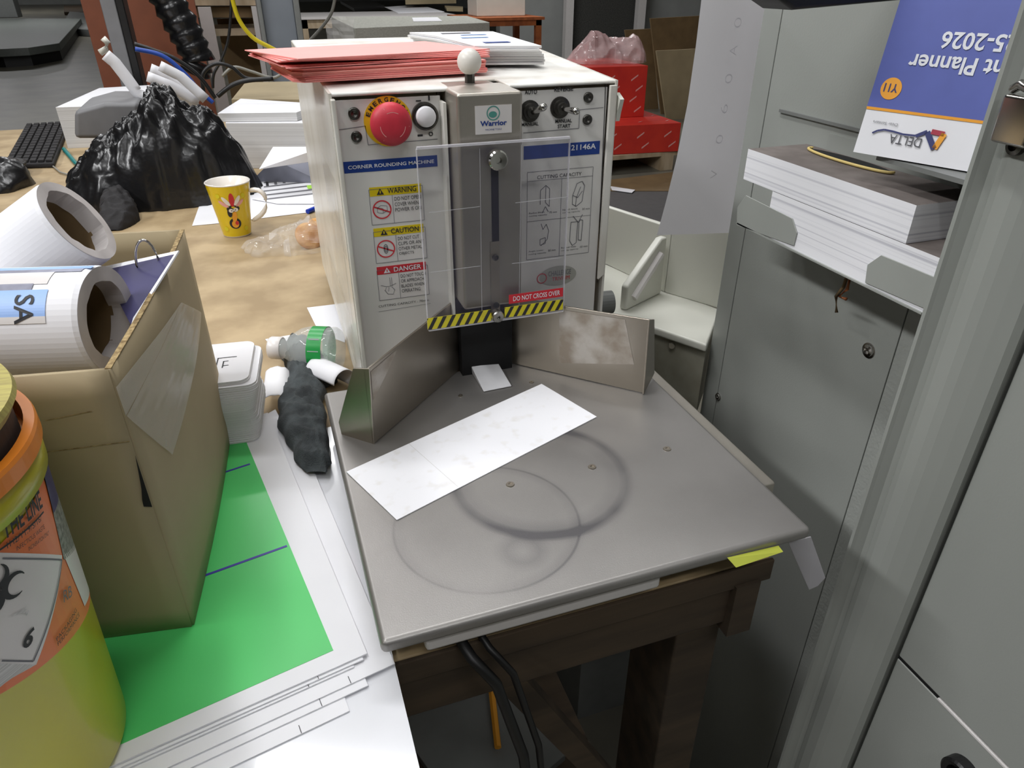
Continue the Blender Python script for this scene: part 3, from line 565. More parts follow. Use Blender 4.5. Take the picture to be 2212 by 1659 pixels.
lay = [((755, 1535), 'white sheet just above the glossy one, its corner nearest the bench edge'), ((795, 1480), 'second white sheet up from the glossy one, corner trimmed square'), ((853, 1433), 'white sheet whose long corner pokes out right under the plate corner'),
       ((765, 1440), 'white sheet in the middle of pile with cut tick marks'), ((785, 1424), 'white sheet directly below the green printed one')]
z = DS + .002
e1, e2 = (-.155, 1), (-1, -.20)
for (px, py), lb in lay:
    o = psheet(q(px, py, z + .001), (-.13 if px == 853 else e1[0], 1), e2, .34, .36, z, 'white', 'paper_sheet', lb); z += .0011
    t_ = MB(); c_ = Z(px, py, z); dd = V((*e2, 0)).normalized(); uu = V((*e1, 0)).normalized(); t_.box((-.0002, 0, 0), (.0002, .006, .0001), 'ink', Matrix.Translation(c_ + dd * .03 + V((0, 0, .0001))) @ Matrix.Rotation(.19, 4, 'Z')); t_.build('cut_mark', o)
gs = thing('printed_sheet', 'green printed sheet with white border and purple lines, topmost of the pile', 'paper', (0, .4, z))
zg = z + .0012
c_ = Z(793, 1411, zg); E1 = V((-.148, 1, 0)).normalized(); E2 = V((-1, -.20, 0)).normalized()
mb = MB(); mb.prism([c_, c_ + E1 * .335, c_ + E1 * .335 + E2 * .36, c_ + E2 * .36], (0, 0, -.0012), 'white'); mb.build('sheet_base', gs)
mb = MB(); gA, gB, gC = Z(720, 1405, zg), Z(500, 878, zg), Z(230, 1622, zg); ed = (gC - gA).normalized() * .33
mb.prism([gA, gB, gB + ed, gA + ed], (0, 0, .0003), 'green'); mb.build('green_print', gs)
mb = MB()
for (a, b_) in (((440, 1245), (620, 1180)), ((488, 1020), (540, 1003))):
    A_, B_ = Z(*a, zg), Z(*b_, zg); dd = (A_ - B_).normalized(); A_ = B_ + dd * .16; s_ = V((-dd.y, dd.x, 0)) * .0011; mb.prism([A_ - s_, A_ + s_, B_ + s_, B_ - s_], (0, 0, .0005), 'purple')
mb.build('purple_line', gs)
ZB = zg + .0006
# cardboard box
bx = thing('cardboard_box', 'open brown cardboard box with taped side holding rolls and a calendar', 'box', (-.2, .5, ZB))
NC = Z(415, 1350, ZB); NC.z = ZB; FC = V((-.073, .640, ZB)); BT = .173 - ZB; fd = V((-1, .16, 0)).normalized(); BW = .27
def wallgrid(a, b_, bulge, m, nm, tk=.003, up_=BT, lean=0):
    g = MB(); nrm = (b_ - a).cross(V((0, 0, 1))).normalized()
    g.grid(lambda u, v: a.lerp(b_, u) + V((0, 0, up_ * v)) + nrm * (bulge * math.sin(math.pi * u) * (.4 + .6 * math.sin(math.pi * v)) + lean * v), 20, 12, m)
    return g.build(nm, bx, solid=tk, smooth=True)
nl = NC + fd * BW; fl = FC + fd * BW
wallgrid(NC, FC, .006, 'kraft', 'side_wall'); wallgrid(nl, NC, 0, 'kraft', 'front_wall'); wallgrid(FC, fl, 0, 'kraft', 'back_wall'); wallgrid(fl, nl, 0, 'kraft', 'side_wall')
g = MB(); g.prism([NC, FC, fl, nl], (0, 0, .003), 'kraft'); g.build('box_bottom', bx)
g = MB()
for u in range(40):
    A_ = NC.lerp(FC, u / 40); B_ = NC.lerp(FC, (u + 1) / 40); n_ = (FC - NC).cross(V((0, 0, 1))).normalized()
    f1 = .006 * math.sin(math.pi * u / 40) * .4; f2 = .006 * math.sin(math.pi * (u + 1) / 40) * .4
    g.prism([A_ + n_ * (f1 - .0017), A_ + n_ * (f1 + .0017), B_ + n_ * (f2 + .0017), B_ + n_ * (f2 - .0017)], (0, 0, .0006), 'krafte')
for v in g.v: v.z += BT
g.build('cut_rim', bx)
# tape across the near corner and the tear
g = MB(); fnv = V((0, -1, 0))
for a_, b_ in (((95, 974), (281, 950)), ((100, 905), (200, 885))):
    A_, B_ = PL(*a_, NC, fd.cross(UP)), PL(*b_, NC, fd.cross(UP)); o_ = V((0, -.0022, 0)); g.poly([A_ + o_, B_ + o_, B_ + o_ + UP * .0006, A_ + o_ + UP * .0006], 'krafte')
g.build('crease_marks', bx)
n_ = (FC - NC).cross(V((0, 0, 1))).normalized()
def onside(u, v, off=.0026): return NC.lerp(FC, u) + V((0, 0, BT * v)) + n_ * (.006 * math.sin(math.pi * u) * (.4 + .6 * math.sin(math.pi * v)) + off)
tq = [((.0, .86), (0, .50)), ((.92, .98), (.62, .63))]
def uvside(px, py):
    p_ = PL(px, py, NC, n_); d_ = p_ - NC; L_ = (FC - NC).length; return d_.dot((FC - NC).normalized()) / L_, d_.z / BT
tq = [uvside(*p_) for p_ in ((372, 655), (424, 676), (352, 985), (262, 900))]; tr2 = [uvside(*p_) for p_ in ((372, 655), (352, 985), (330, 1010), (240, 838))]
g = MB()
g.grid(lambda u, v: onside(*[(tq[0][i] * (1 - u) + tq[1][i] * u) * (1 - v) + (tq[3][i] * (1 - u) + tq[2][i] * u) * v for i in (0, 1)], .0027 + .0006 * abs(noise.noise(V((u * 6, v * 1.5, 0))))), 14, 14, 'tape')
g.grid(lambda u, v: onside(*[(tq[0][i] * (1 - u) + tq[3][i] * u) * (1 - v) + (tr2[3][i] * (1 - u) + tr2[3][i] * u) * v for i in (0, 1)], .0026), 8, 8, 'tape'); g.build('packing_tape', bx)
g = MB(); g.prism([NC + V((0, -.0024, BT * t_)) + fd * w__ for t_, w__ in ((.72, .0), (.66, .0012), (.60, .0026), (.56, .0042), (.535, .0046), (.53, .0))], (0, -.0004, 0), 'hole'); g.build('corner_tear', bx)
# rolls inside the box
def roll(px, py, yv, rr, th_, k, L_, name, label, deco=None, rin=.7):
    c_ = Y(px, py, yv); v_ = (C - c_).normalized(); r_ = v_.cross(UP).normalized() * -1; r_ = UP.cross(v_).normalized(); u_ = v_.cross(r_)
    n_ = (r_ * math.cos(th_) + u_ * math.sin(th_)) * math.sqrt(1 - k * k) + v_ * k
    t = thing(name, label, 'roll', c_)
    g = MB(); g.lathe([(rr * rin, 0), (rr * .97, 0), (rr, -.003), (rr, -L_), (rr * rin, -L_)], 'white', c_, n_, 64); g.build('wound_paper', t, smooth=False, bevel=0).data.polygons.foreach_set('use_smooth', [False] * (64 * 4))
    g = MB(); sg = 64; ax = n_; tt = ax.orthogonal().normalized(); uu = ax.cross(tt)
    vs = []
    for kk in range(sg):
        a = 2 * math.pi * kk / sg; rg = rr * (rin * .98 + .05 * noise.noise(V((math.cos(a) * 3, math.sin(a) * 3, px)))); dr_ = tt * math.cos(a) + uu * math.sin(a)
        vs += [c_ + dr_ * rr * .985 + ax * .0006, c_ + dr_ * rg + ax * .0006, c_ + dr_ * rg - ax * .012]
    g.add(vs, [(kk * 3 + j, ((kk + 1) % sg) * 3 + j, ((kk + 1) % sg) * 3 + j + 1, kk * 3 + j + 1) for kk in range(sg) for j in (0, 1)], 'innerroll'); g.build('tucked_end', t, smooth=False)
    g = MB(); g.lathe([(rr * rin, -.01), (rr * rin, -L_), (0, -L_)], 'kraftd', c_, n_, 48); g.build('cardboard_core', t, smooth=True)
    return t, c_, n_
rr2 = 116 * depth(Y(225, 690, .475)) / F; rr1 = 97 * depth(Y(168, 478, .56)) / F
t2, c2, n2 = roll(234, 690, .475, rr2, math.radians(-11), .48, .20, 'print_roll', 'rolled white print with blue printed band and round seal, lower in the box', rin=.74)
t1, c1_, n1 = roll(168, 478, .56, rr1, math.radians(28), .46, .12, 'paper_roll', 'plain white paper roll leaning in back of cardboard box', rin=.78)
# decoration wrapped on lower roll
v_ = (C - c2).normalized(); vperp = (v_ - n2 * v_.dot(n2)).normalized(); side = n2.cross(vperp)
def wrap(mb, a0, a1, s0, s1, m, off=.0004):
    def fn(u, v):
        a = math.radians(a0 + (a1 - a0) * u); return c2 - n2 * (s0 + (s1 - s0) * v) + (vperp * math.cos(a) + side * math.sin(a)) * (rr2 + off)
    return mb.grid(fn, 10, 2, m)
sgn = 1 if (vperp * math.cos(1) + side * math.sin(1)).z > vperp.z * math.cos(1) else -1
g = MB()
for a0, a1, s0, s1, m in ((66, 75, .0, .199, 'calb'), (59, 66, .004, .199, 'printgrey'), (40, 59, .02, .199, 'lab'), (33, 41, .028, .10, 'printgrey'), (5, 33, .018, .10, 'calb'), (-2, 5, .018, .10, 'lab')): wrap(g, sgn * a0, sgn * a1, s0, s1, m)
g.build('printed_band', t2)
g = MB()
def wtext(s_, a_, s0, size):
    vs, fs = text_mesh(s_, .01); g.add([c2 - n2 * (s0 - v.y * size) + (vperp * math.cos(math.radians(sgn * a_) - sgn * v.x * size / rr2) + side * math.sin(math.radians(sgn * a_) - sgn * v.x * size / rr2)) * (rr2 + .0008) for v in vs], fs, 'ink')
wtext('SA', 28, .036, .016); wtext('OL', 28, .056, .012); g.build('lettering', t2)
g = MB(); cs = c2 - n2 * .088
def seal(u, v):
    r_ = .034 * u; a = 2 * math.pi * v; th_ = math.radians(sgn * 14) + r_ * math.sin(a) / rr2; return cs - n2 * (r_ * math.cos(a)) + (vperp * math.cos(th_) + side * math.sin(th_)) * (rr2 + .001)
g.grid(seal, 6, 36, 'white'); g.build('round_seal', t2)
# calendar
cl = thing('wall_calendar', 'navy wall calendar page with white border and wire hanger inside cardboard box', 'calendar', Z(388, 540, .178))
A_, B_ = Z(386, 541, .186), Z(297, 684, .168); D_ = PL(262, 566, A_, (B_ - A_).cross(V((-1, .1, -.35)))); off = (V((-1, .12, -.30))).normalized() * .12
D_ = A_ + off; E_ = B_ + off
nn_ = (B_ - A_).cross(off).normalized(); nn_ = nn_ if nn_.z > 0 else -nn_
g = MB(); D_ = PL(222, 576, A_, nn_); E_ = PL(283, 702, A_, nn_); B2_ = B_ + (B_ - A_) * .12; g.prism([A_, B2_, E_, D_], -nn_ * .0012, 'white'); g.build('backing_page', cl)
g = MB(); ins = lambda a, b_: A_ + (B_ - A_) * a + off * b_
g.prism([PL(376, 550, A_, nn_), PL(288, 686, A_, nn_), E_, PL(222, 585, A_, nn_)], nn_ * .0003, 'navy'); g.build('navy_print', cl)
ring_c = A_ + (B_ - A_) * .06 + off * .18; pts = []
for k in range(15): a = math.pi * (-.15 + 1.3 * k / 14); pts.append(ring_c + off.normalized() * (-.008 * math.cos(a)) + V((0, 0, .018 * math.sin(a))))
g = MB(); g.tube(pts, .0009, 'chrome', 8); g.build('wire_hanger', cl, smooth=True)
# bucket
bc = V((-.198, .322, 0)); zr = .180
bk_ = thing('plastic_bucket', 'yellow plastic bucket with orange rim and hazard label, half out of frame', 'bucket', (bc.x, bc.y, ZB))
rb, rt_ = .0665, .0752
g = MB(); g.lathe([(0, ZB), (rb - .004, ZB), (rb, ZB + .004), (rt_, zr - .028), (rt_ + .0005, zr - .012)], 'yelb', (bc.x, bc.y, 0), (0, 0, 1), 96); g.build('bucket_body', bk_, smooth=True)
g = MB(); g.lathe([(rt_ - .001, zr - .026), (rt_ + .0022, zr - .024), (rt_ + .0028, zr - .011), (rt_ + .001, zr - .010)], 'yelb', (bc.x, bc.y, 0), (0, 0, 1), 96); g.build('yellow_collar', bk_, smooth=True)
g = MB(); g.lathe([(rt_ + .001, zr - .0105), (rt_ + .0042, zr - .0095), (rt_ + .0042, zr - .002), (rt_ + .0035, zr), (rt_ - .001, zr), (rt_ - .002, zr - .01), (.02, zr - .01)], 'orange', (bc.x, bc.y, 0), (0, 0, 1), 96); g.build('orange_rim', bk_, smooth=False)
g = MB(); g.lathe([(0, zr - .008), (rt_ - .004, zr - .008), (rt_ - .004, zr + .008)], 'gap', (bc.x, bc.y, 0), (0, 0, 1), 96); g.build('inner_gap', bk_)
g = MB(); ze = zr + .018; g.lathe([(rt_ - .002, zr + .010), (rt_ + .001, ze - .003), (rt_, ze), (rt_ * .82, ze + .001), (rt_ * .80, ze - .001), (rt_ * .5, ze - .001), (0, ze)], 'khaki', (bc.x, bc.y, 0), (0, 0, 1), 96); g.build('khaki_lid', bk_, smooth=False)
# label wrapped on bucket body : angle 0 faces the camera side
a0c = math.atan2(-bc.y, -bc.x)
def rad(z): return rb + (rt_ - rb) * (z - ZB - .004) / (zr - .028 - ZB - .004)
def BP(adeg, z, off=.0006): a = a0c + math.radians(adeg); r_ = rad(z) + off; return V((bc.x + r_ * math.cos(a), bc.y + r_ * math.sin(a), z))
def bwrap(mb, a0, a1, z0, z1, m, off=.0006, sh=None):
    def fn(u, v):
        a = a0 + (a1 - a0) * u; z_ = z0 + (z1 - z0) * v
        if sh: z_ = sh(a, v)
        return BP(a, z_, off)
    return mb.grid(fn, 24, 4, m)
def cylpx(px, py):
    # hit of a measured ray with the bucket wall
    d_ = ray(px, py).normalized(); best = None
    t = .1
    for k in range(4000):
        p_ = C + d_ * t
        g_ = math.hypot(p_.x - bc.x, p_.y - bc.y) - rad(p_.z)
        if best is None or g_ < best[0]: best = (g_, p_)
        if g_ < 0: break
        t += .0002
    p_ = best[1]
    return math.degrees((math.atan2(p_.y - bc.y, p_.x - bc.x) - a0c + math.pi) % (2 * math.pi) - math.pi), p_.z
def bpoly(mb, pxs, m, off, n_=14):
    q_ = [cylpx(*p_) for p_ in pxs]      # quad, bilinear in (angle, z)
    return mb.grid(lambda u, v: BP(*[(q_[0][i] * (1 - u) + q_[1][i] * u) * (1 - v) + (q_[3][i] * (1 - u) + q_[2][i] * u) * v for i in (0, 1)], off), n_, n_, m)
lb_ = MB(); bpoly(lb_, ((-60, 1230), (90, 1030), (192, 1280), (-60, 1530)), 'labo', .0004); lb_o = lb_.build('orange_label', bk_)
lb_ = MB(); bpoly(lb_, ((82, 990), (112, 1005), (165, 1180), (135, 1210)), 'speck', .0006); bpoly(lb_, ((80, 985), (96, 985), (122, 1075), (112, 1110)), 'labn', .0008); bpoly(lb_, ((135, 1200), (160, 1172), (190, 1270), (180, 1310)), 'lab', .0006); lb_.build('side_label', bk_)
lb_ = MB(); bpoly(lb_, ((-80, 1190), (130, 1200), (75, 1435), (-80, 1425)), 'lab', .0008); bpoly(lb_, ((-80, 1425), (75, 1435), (20, 1465), (-80, 1540)), 'edge', .0006); dl = lb_.build('hazard_diamond', bk_)
lb_ = MB()
def bline(p_, q__, wd, m, off=.0012):
    a, b_ = cylpx(*p_), cylpx(*q__); n_ = 8
    P0 = [BP(a[0] + (b_[0] - a[0]) * k / n_, a[1] + (b_[1] - a[1]) * k / n_, off) for k in range(n_ + 1)]
    for k in range(n_):
        d_ = (P0[k + 1] - P0[k]); nr = V((P0[k].x - bc.x, P0[k].y - bc.y, 0)).normalized(); s_ = d_.cross(nr).normalized() * wd / 2; lb_.poly([P0[k] + s_, P0[k + 1] + s_, P0[k + 1] - s_, P0[k] - s_], m)
for p_, q__ in (((0, 1205), (128, 1210)), ((128, 1210), (68, 1427)), ((68, 1427), (0, 1425))): bline(p_, q__, .0008, 'inkgrey')
for k in range(7): bline((20 + 6 * k, 1330 - 2 * k), (52, 1312 - 0 * k + 3 * k), .0004, 'edge')
def btext(s_, bl, br, h, m, bold=0, off=.0013):
    a, b_ = cylpx(*bl), cylpx(*br); A_, B_ = V((a[0], a[1])), V((b_[0], b_[1])); vs, fs = text_mesh(s_, bold); x0_ = min(v.x for v in vs); x1_ = max(v.x for v in vs)
    k_ = math.radians(1) * rad(.1)   # metres per degree
    d2 = V(((B_.x - A_.x) * k_, B_.y - A_.y)); L_ = d2.length; d2 /= L_; u2 = V((-d2.y, d2.x)); out = []
    for v in vs:
        p2 = d2 * ((v.x - x0_) / (x1_ - x0_) * L_) + u2 * (v.y / .7 * h); out.append(BP(A_.x + p2.x / k_, A_.y + p2.y, off))
    lb_.add(out, fs, m)
btext('VE THE LINE', (-40, 1192), (86, 1094), .0085, 'ink', .02); bline((-20, 1196), (88, 1106), .0009, 'ink')
btext('1H2/Y1.9/S/16/', (10, 1184), (84, 1124), .0030, 'ink'); btext('INFECTIOUS WASTE', (30, 1190), (90, 1142), .0022, 'ink'); btext('INCINERATION ONLY', (56, 1190), (100, 1154), .0020, 'ink')
btext('6', (42, 1398), (62, 1394), .0085, 'ink', .03)
btext('PACKAGING', (118, 1385), (160, 1320), .0024, 'ink'); btext('PERFORMANCE', (120, 1395), (166, 1330), .0024, 'ink')
# biohazard trefoil arcs
cz_ = cylpx(-4, 1272)
for k in range(3):
    a = math.radians(90 + 120 * k); cc = V((math.cos(a), math.sin(a))) * .0065; mm = math.radians(1) * rad(.1)
    for j in range(18):
        t0, t1_ = [a + math.radians(40 + 280 * (j + i_) / 18) for i_ in (0, 1)]
        pa_, pb_ = [cc + V((math.cos(t_ ), math.sin(t_))) * .0062 for t_ in (t0, t1_)]; w0_, w1_ = [.0027 * math.sin(math.pi * (j + i_) / 18) + .0004 for i_ in (0, 1)]
        ia, ib = [cc + V((math.cos(t_), math.sin(t_))) * (.0062 - ww) for t_, ww in ((t0, w0_), (t1_, w1_))]
        lb_.poly([BP(cz_[0] + p_.x / mm, cz_[1] + p_.y, .0014) for p_ in (pa_, pb_, ib, ia)], 'ink')
btext('RB', (132, 1302), (150, 1288), .006, 'inkgrey')
lb_.build('label_print', bk_)
# card stack
zc = ZB - .0004
rc = V((-.0865, .695, 0)); nC = 34; hc_ = .0018
for k in range(nC):
    t = k / (nC - 1); z = ZB + k * (hc_ + .00005); cxx, cyy = -.078 + .006 * t + random.uniform(-.0004, .0004) + (.002 * math.sin(t * 9)), .655 + .004 * t + .003 * math.sin(t * 7)
    if k >= nC - 2: cxx -= .006; cyy += .003
    mb = MB(); mb.prism(rrect(cxx, cyy, .036, .042, .010, z, -.10), (0, 0, hc_), 'white', 'edge')
    o = mb.build('rounded_card')
    if k < nC - 2: tag(o, 'rounded corner white card in the tall stack beside cardboard box', 'card', 'rounded cards in the stack')
    else: tag(o, 'second card from top of stack, shifted left' if k == nC - 2 else 'topmost rounded card with small black square logo', 'card')
g = MB(); T_ = Matrix.Translation((cxx + .012, cyy - .004, z + hc_ + .0002)) @ Matrix.Rotation(-.1, 4, 'Z')
for a, b_ in (((-.009, -.012, 0), (-.0078, .012, .0001)), ((-.009, .0108, 0), (.009, .012, .0001)), ((-.003, -.010, 0), (-.0018, .004, .0001)), ((-.003, .003, 0), (.002, .004, .0001)), ((-.002, -.006, 0), (.003, -.005, .0001))): g.box(a, b_, 'ink', T_)
for k in range(3): g.box((-.03, .012 + k * .004, 0), (-.018, .013 + k * .004, .0001), 'inkgrey', T_)
g.build('card_print', o)
# scraps, cloth, bottle
def scrap(pxs, z, label, name='paper_scrap', m='white', th=.0004, cat='paper'):
    mb = MB(); mb.prism([Z(x, y, z) for x, y in pxs], (0, 0, th), m); return tag(mb.build(name), label, cat)
scrap(((573, 733), (640, 722), (700, 790), (620, 790)), DZ + .0004, 'white paper scrap lying on bench under the bottle cap')
scrap(((663, 665), (745, 655), (745, 740), (690, 720)), DZ + .0004, 'white paper scrap behind the plastic bottle')
scrap(((700, 1045), (745, 1035), (745, 1075), (738, 1078)), DZ + .0004, 'small grey rounded card between white sheets and metal plate')
scrap(((560, 905), (595, 885), (715, 1120), (800, 1385), (700, 1230)), DZ + .009, 'long narrow white strip lying along right side of printed sheets', th=.0006)
g = MB(); 
def curl(u, v):
    a = -.3 + 2.9 * u; r_ = .012; p_ = Z(601, 862, DZ); ax = V((.10, 1, .0)).normalized(); L_ = .065 + .006 * noise.noise(V((u * 9, 0, 0))); sd = ax.cross(UP)
    return p_ + V((0, 0, r_)) + sd * (r_ * math.cos(a) * 1.2) + UP * (r_ * math.sin(a)) + ax * (L_ * (v - .5))
g.grid(curl, 20, 16, 'white'); tag(g.build('curled_label', solid=.0005, smooth=True), 'curled white paper with torn edge between card stack and cloth', 'paper')
g = MB()
def curl2(u, v):
    a = .2 + 3.6 * u; r_ = .013 + .006 * u; p_ = Z(714, 838, DZ); ax = V((.55, -.85, .0)).normalized(); sd = ax.cross(UP)
    return p_ + V((0, 0, .015)) + sd * (r_ * math.cos(a)) + UP * (r_ * math.sin(a)) + ax * (.05 * (v - .5))
g.grid(curl2, 20, 10, 'white'); tag(g.build('curled_paper', solid=.0004, smooth=True), 'loosely curled white paper beside left guide of the machine', 'paper')
def LP(px, py, z): p_ = Z(px, py, z); return p_.x, p_.y
rows = [(733, 640, 652, 0, .006), (750, 622, 672, 0, .016), (775, 604, 700, 0, .022), (800, 622, 706, 0, .022), (840, 616, 700, .1, .018), (880, 602, 702, .6, .014), (920, 602, 706, 1, .013), (960, 620, 711, 1, .016), (1000, 640, 713, 1, .013), (1022, 664, 704, 1, .006)]
def glove_fn(u, v):
    k = min(int(u * 9), 8); f = u * 9 - k; r_ = [rows[k][i] * (1 - f) + rows[k + 1][i] * f for i in range(5)]
    wob = 10 * noise.noise(V((u * 14, round(v), 2))); zb_ = DZ + .0008 + (zg - DZ) * r_[3]; pz = Z(r_[1] + (r_[2] - r_[1]) * v + wob * abs(2 * v - 1), r_[0], zb_)
    q_ = V((pz.x * 55, pz.y * 38, 3)); cr = 1 - abs(noise.noise(q_)) * 2.8; c2_ = 1 - abs(noise.noise(q_ * 2.3)) * 2.2
    e_ = max(0, math.sin(math.pi * v)) ** .35; ee = min(1, u * 12) * min(1, (1 - u) * 12)
    pz.z = zb_ + max(0, r_[4] * e_ * (.3 + .7 * ee) + (cr * .0045 + c2_ * .0022) * e_ * ee); return pz
g = MB(); g.grid(glove_fn, 110, 40, 'cloth')
tag(g.build('glove', smooth=True), 'crumpled dark grey cloth glove lying beside left edge of metal plate', 'glove')
g = lump([(*LP(652, 774, DZ + .02), .010, .034), (*LP(680, 784, DZ + .02), .013, .032), (*LP(712, 802, DZ + .02), .012, .024)], DZ + .001, 'cloth', amp=.003, freq=60, nv=18, seed=5, blunt=.2)
tag(g.build('glove', smooth=True), 'folded dark grey cloth cuff lying against the plastic bottle', 'glove')
# bottle
bo = thing('plastic_bottle', 'clear plastic bottle with white cap and green label lying on bench', 'bottle', Z(690, 745, DZ))
p0 = V((-.025, .775, DZ + .029)); ax = V((1, -.13, .02)).normalized()
SC = .74
prof = [(.012, .012), (.0125, .018), (.016, .026), (.025, .045), (.0275, .06), (.0275, .085), (.0265, .09), (.0275, .095), (.0275, .098)]
p0 = Z(592, 735, -.012); dirb = (Z(760, 742, -.012) - p0); ax = V((dirb.x, dirb.y, 0)).normalized(); p0.z = DZ + .028; prof = [(r_, z_ * SC) for r_, z_ in prof]
g = MB(); g.lathe(prof, 'pet', p0, ax, 40); g.lathe([(.0275, .098 * SC), (.025, .104 * SC), (.010, .1045 * SC), (0, .1045 * SC)], 'pet', p0, ax, 40); g.build('bottle_body', bo, smooth=True)
g = MB(); g.lathe([(0, -.006), (.0125, -.006), (.0135, -.004), (.0135, .008), (.0125, .009)], 'lab', p0, ax, 32); g.build('cap', bo, smooth=True)
g = MB(); g.lathe([(.0278, .047), (.0278, .064)], 'lgreen', p0, ax, 40); lbo = g.build('label_band', bo, smooth=True)
g = MB(); s0 = ax.cross(UP).normalized()
for k, wd in ((0, .002), (1, .0012), (2, .0012)): 
    a = math.radians(50 - 28 * k); pc_ = p0 + (UP * math.sin(a) + s0 * math.cos(a)) * .0284
    g.prism([pc_ + ax * .049, pc_ + ax * .062, pc_ + ax * .062 + UP * wd, pc_ + ax * .049 + UP * wd], (0, 0, .0001), 'inkwhite')
g.build('label_print', lbo)
# cookies in wrapper
def lathe_cookie(c_, ax_): 
    g = MB(); g.lathe([(0, 0), (.022, 0), (.0245, .003), (.024, .006), (.018, .0085), (0, .0095)], 'cookie', c_, ax_, 32); return g
cc = Z(668, 535, DZ); o = lathe_cookie(cc + V((.002, .01, .016)), V((.3, -.75, .6))).build('cookie', smooth=True); tag(o, 'round golden cookie propped upright in front in clear wrapper', 'cookie')
o = lathe_cookie(cc + V((.022, .034, .016)), V((.1, -.7, .7))).build('cookie', smooth=True); tag(o, 'golden cookie behind the first, partly hidden by the machine', 'cookie')
g = lump([(*LP(530, 530, DZ), .03, .008), (*LP(580, 535, DZ), .05, .012), (*LP(630, 530, DZ), .055, .02), (*LP(675, 530, DZ), .045, .045), (*LP(700, 520, DZ), .04, .03)], DZ + .0005, 'film2', amp=.012, freq=38, nv=24, seed=9, ribs=2)
tag(g.build('cookie_wrapper', smooth=False), 'crinkled clear plastic wrapper around the cookies', 'wrapper')
# mug
mg = thing('mug', 'yellow conical mug with cartoon bird drawing, white rim and handle', 'mug', (-.0635, 1.345, DZ))
mo = V((-.0635, 1.345, DZ))
g = MB(); g.lathe([(0, .001), (.0225, .001), (.0235, 0), (.0245, .003)], 'mugw', mo, UP, 48); g.lathe([(.0375, .094), (.0385, .0955), (.0375, .0965), (.0355, .096), (.031, .06), (.022, .008), (0, .006)], 'mugw', mo, UP, 48); g.build('mug_inside', mg, smooth=True)
g = MB(); g.lathe([(.0245, .003), (.0375, .094)], 'mugy', mo, UP, 48); g.build('mug_outside', mg, smooth=True)
am = math.radians(-38); hdir = V((math.cos(am), math.sin(am), 0)); hdir = rt.copy()
g = MB(); pts = [mo + hdir * r_ + V((0, 0, z_)) for r_, z_ in ((.034, .078), (.046, .082), (.058, .078), (.064, .066), (.062, .050), (.050, .034), (.030, .024))]
g.tube(pts, .0055, 'mugw', 12, flat=.8); g.build('handle', mg, smooth=True, sub=1)
g = MB(); cd = -V((mo.x, mo.y, 0)).normalized(); sd = UP.cross(cd)
def MP(u, v, off=.0006):   # u sideways metres, v height
    r_ = .0245 + (.0375 - .0245) * (v - .003) / .091 + off; a = u / r_; return mo + (cd * math.cos(a) + sd * math.sin(a)) * r_ + V((0, 0, v))
def mell(cx_, cz2, ra, rb2, rotd, m, off):
    a_ = math.radians(rotd); pts = []
    for k in range(20):
        t_ = 2 * math.pi * k / 20; x_, y_ = ra * math.cos(t_), rb2 * math.sin(t_); pts.append(MP(cx_ + x_ * math.cos(a_) - y_ * math.sin(a_), cz2 + x_ * math.sin(a_) + y_ * math.cos(a_), off))
    g.poly(pts, m)
redf = 'redl'
for cx_, cz2, ra, rb2, ro, m in ((-.014, .064, .010, .0032, -35, 'redm'), (-.009, .069, .010, .0034, -52, 'mugw'), (.001, .071, .012, .0045, 90, 'redl'), (.010, .069, .010, .0034, 55, 'mugw'), (.014, .064, .009, .003, 35, 'redm'),
    (.001, .055, .011, .006, 0, 'ink'), (-.006, .048, .004, .008, 0, 'ink'), (0, .028, .010, .010, 0, 'ink')): mell(cx_, cz2, ra, rb2, ro, m, .0007)
for cx_, cz2, ra, rb2, ro, m in ((-.003, .052, .004, .0035, 0, 'mugw'), (.005, .053, .004, .0035, 0, 'mugw'), (.001, .040, .004, .010, -10, 'orl'), (0, .027, .006, .007, 0, 'orl'), (.003, .029, .003, .004, 0, 'redl')): mell(cx_, cz2, ra, rb2, ro, m, .0012)
for cx_, cz2 in ((-.022, .078), (.022, .076), (-.018, .018), (.018, .016)): mell(cx_, cz2, .004, .004, 0, 'hazy', .0009)
for cx_, cz2 in ((-.002, .052), (.004, .053)): mell(cx_, cz2, .001, .001, 0, 'ink', .0016)
g.build('bird_drawing', mg)
# papers behind mug
scrap(((415, 488), (438, 424), (560, 405), (700, 395), (700, 455), (480, 482)), DZ + .0006, 'white printed sheet lying flat under the mug')
g = MB(); slab(g, ((545, 430), (560, 388), (700, 345), (700, 440), (600, 440)), DZ + .003, .0006, 'white'); o = tag(g.build('printed_form'), 'white form with black table print right of the mug', 'paper')
g = MB()
for k in range(7):
    A_ = Z(575 + 18 * k, 402 - 3 * k, DZ + .0034); g.box((A_.x, A_.y, A_.z), (A_.x + .006, A_.y + .11, A_.z + .0002), 'inkgrey' if k % 3 else 'ink')
for k in range(5): A_ = Z(570, 432 - 9 * k, DZ + .0034); B_ = Z(690, 418 - 9 * k, DZ + .0034); g.poly([A_, B_, B_ + V((0, .01, 0)), A_ + V((0, .01, 0))], 'inkgrey')
A_ = Z(665, 408, DZ + .0038); g.box((A_.x, A_.y, A_.z), (A_.x + .01, A_.y + .03, A_.z + .0002), pm('highlighter', (170, 230, 60), .5)); g.build('form_print', o)
g = MB(); P = [Z(543, 392, DZ + .004), Z(590, 345, DZ + .055), Z(700, 335, DZ + .055), Z(700, 395, DZ + .004)]; g.prism(P, (0, 0, .0008), pm('photo_grey', (96, 98, 110), .5, c2=(140, 142, 156), scale=8)); tag(g.build('folded_leaflet'), 'folded leaflet with dark grey picture standing open behind the form', 'leaflet')
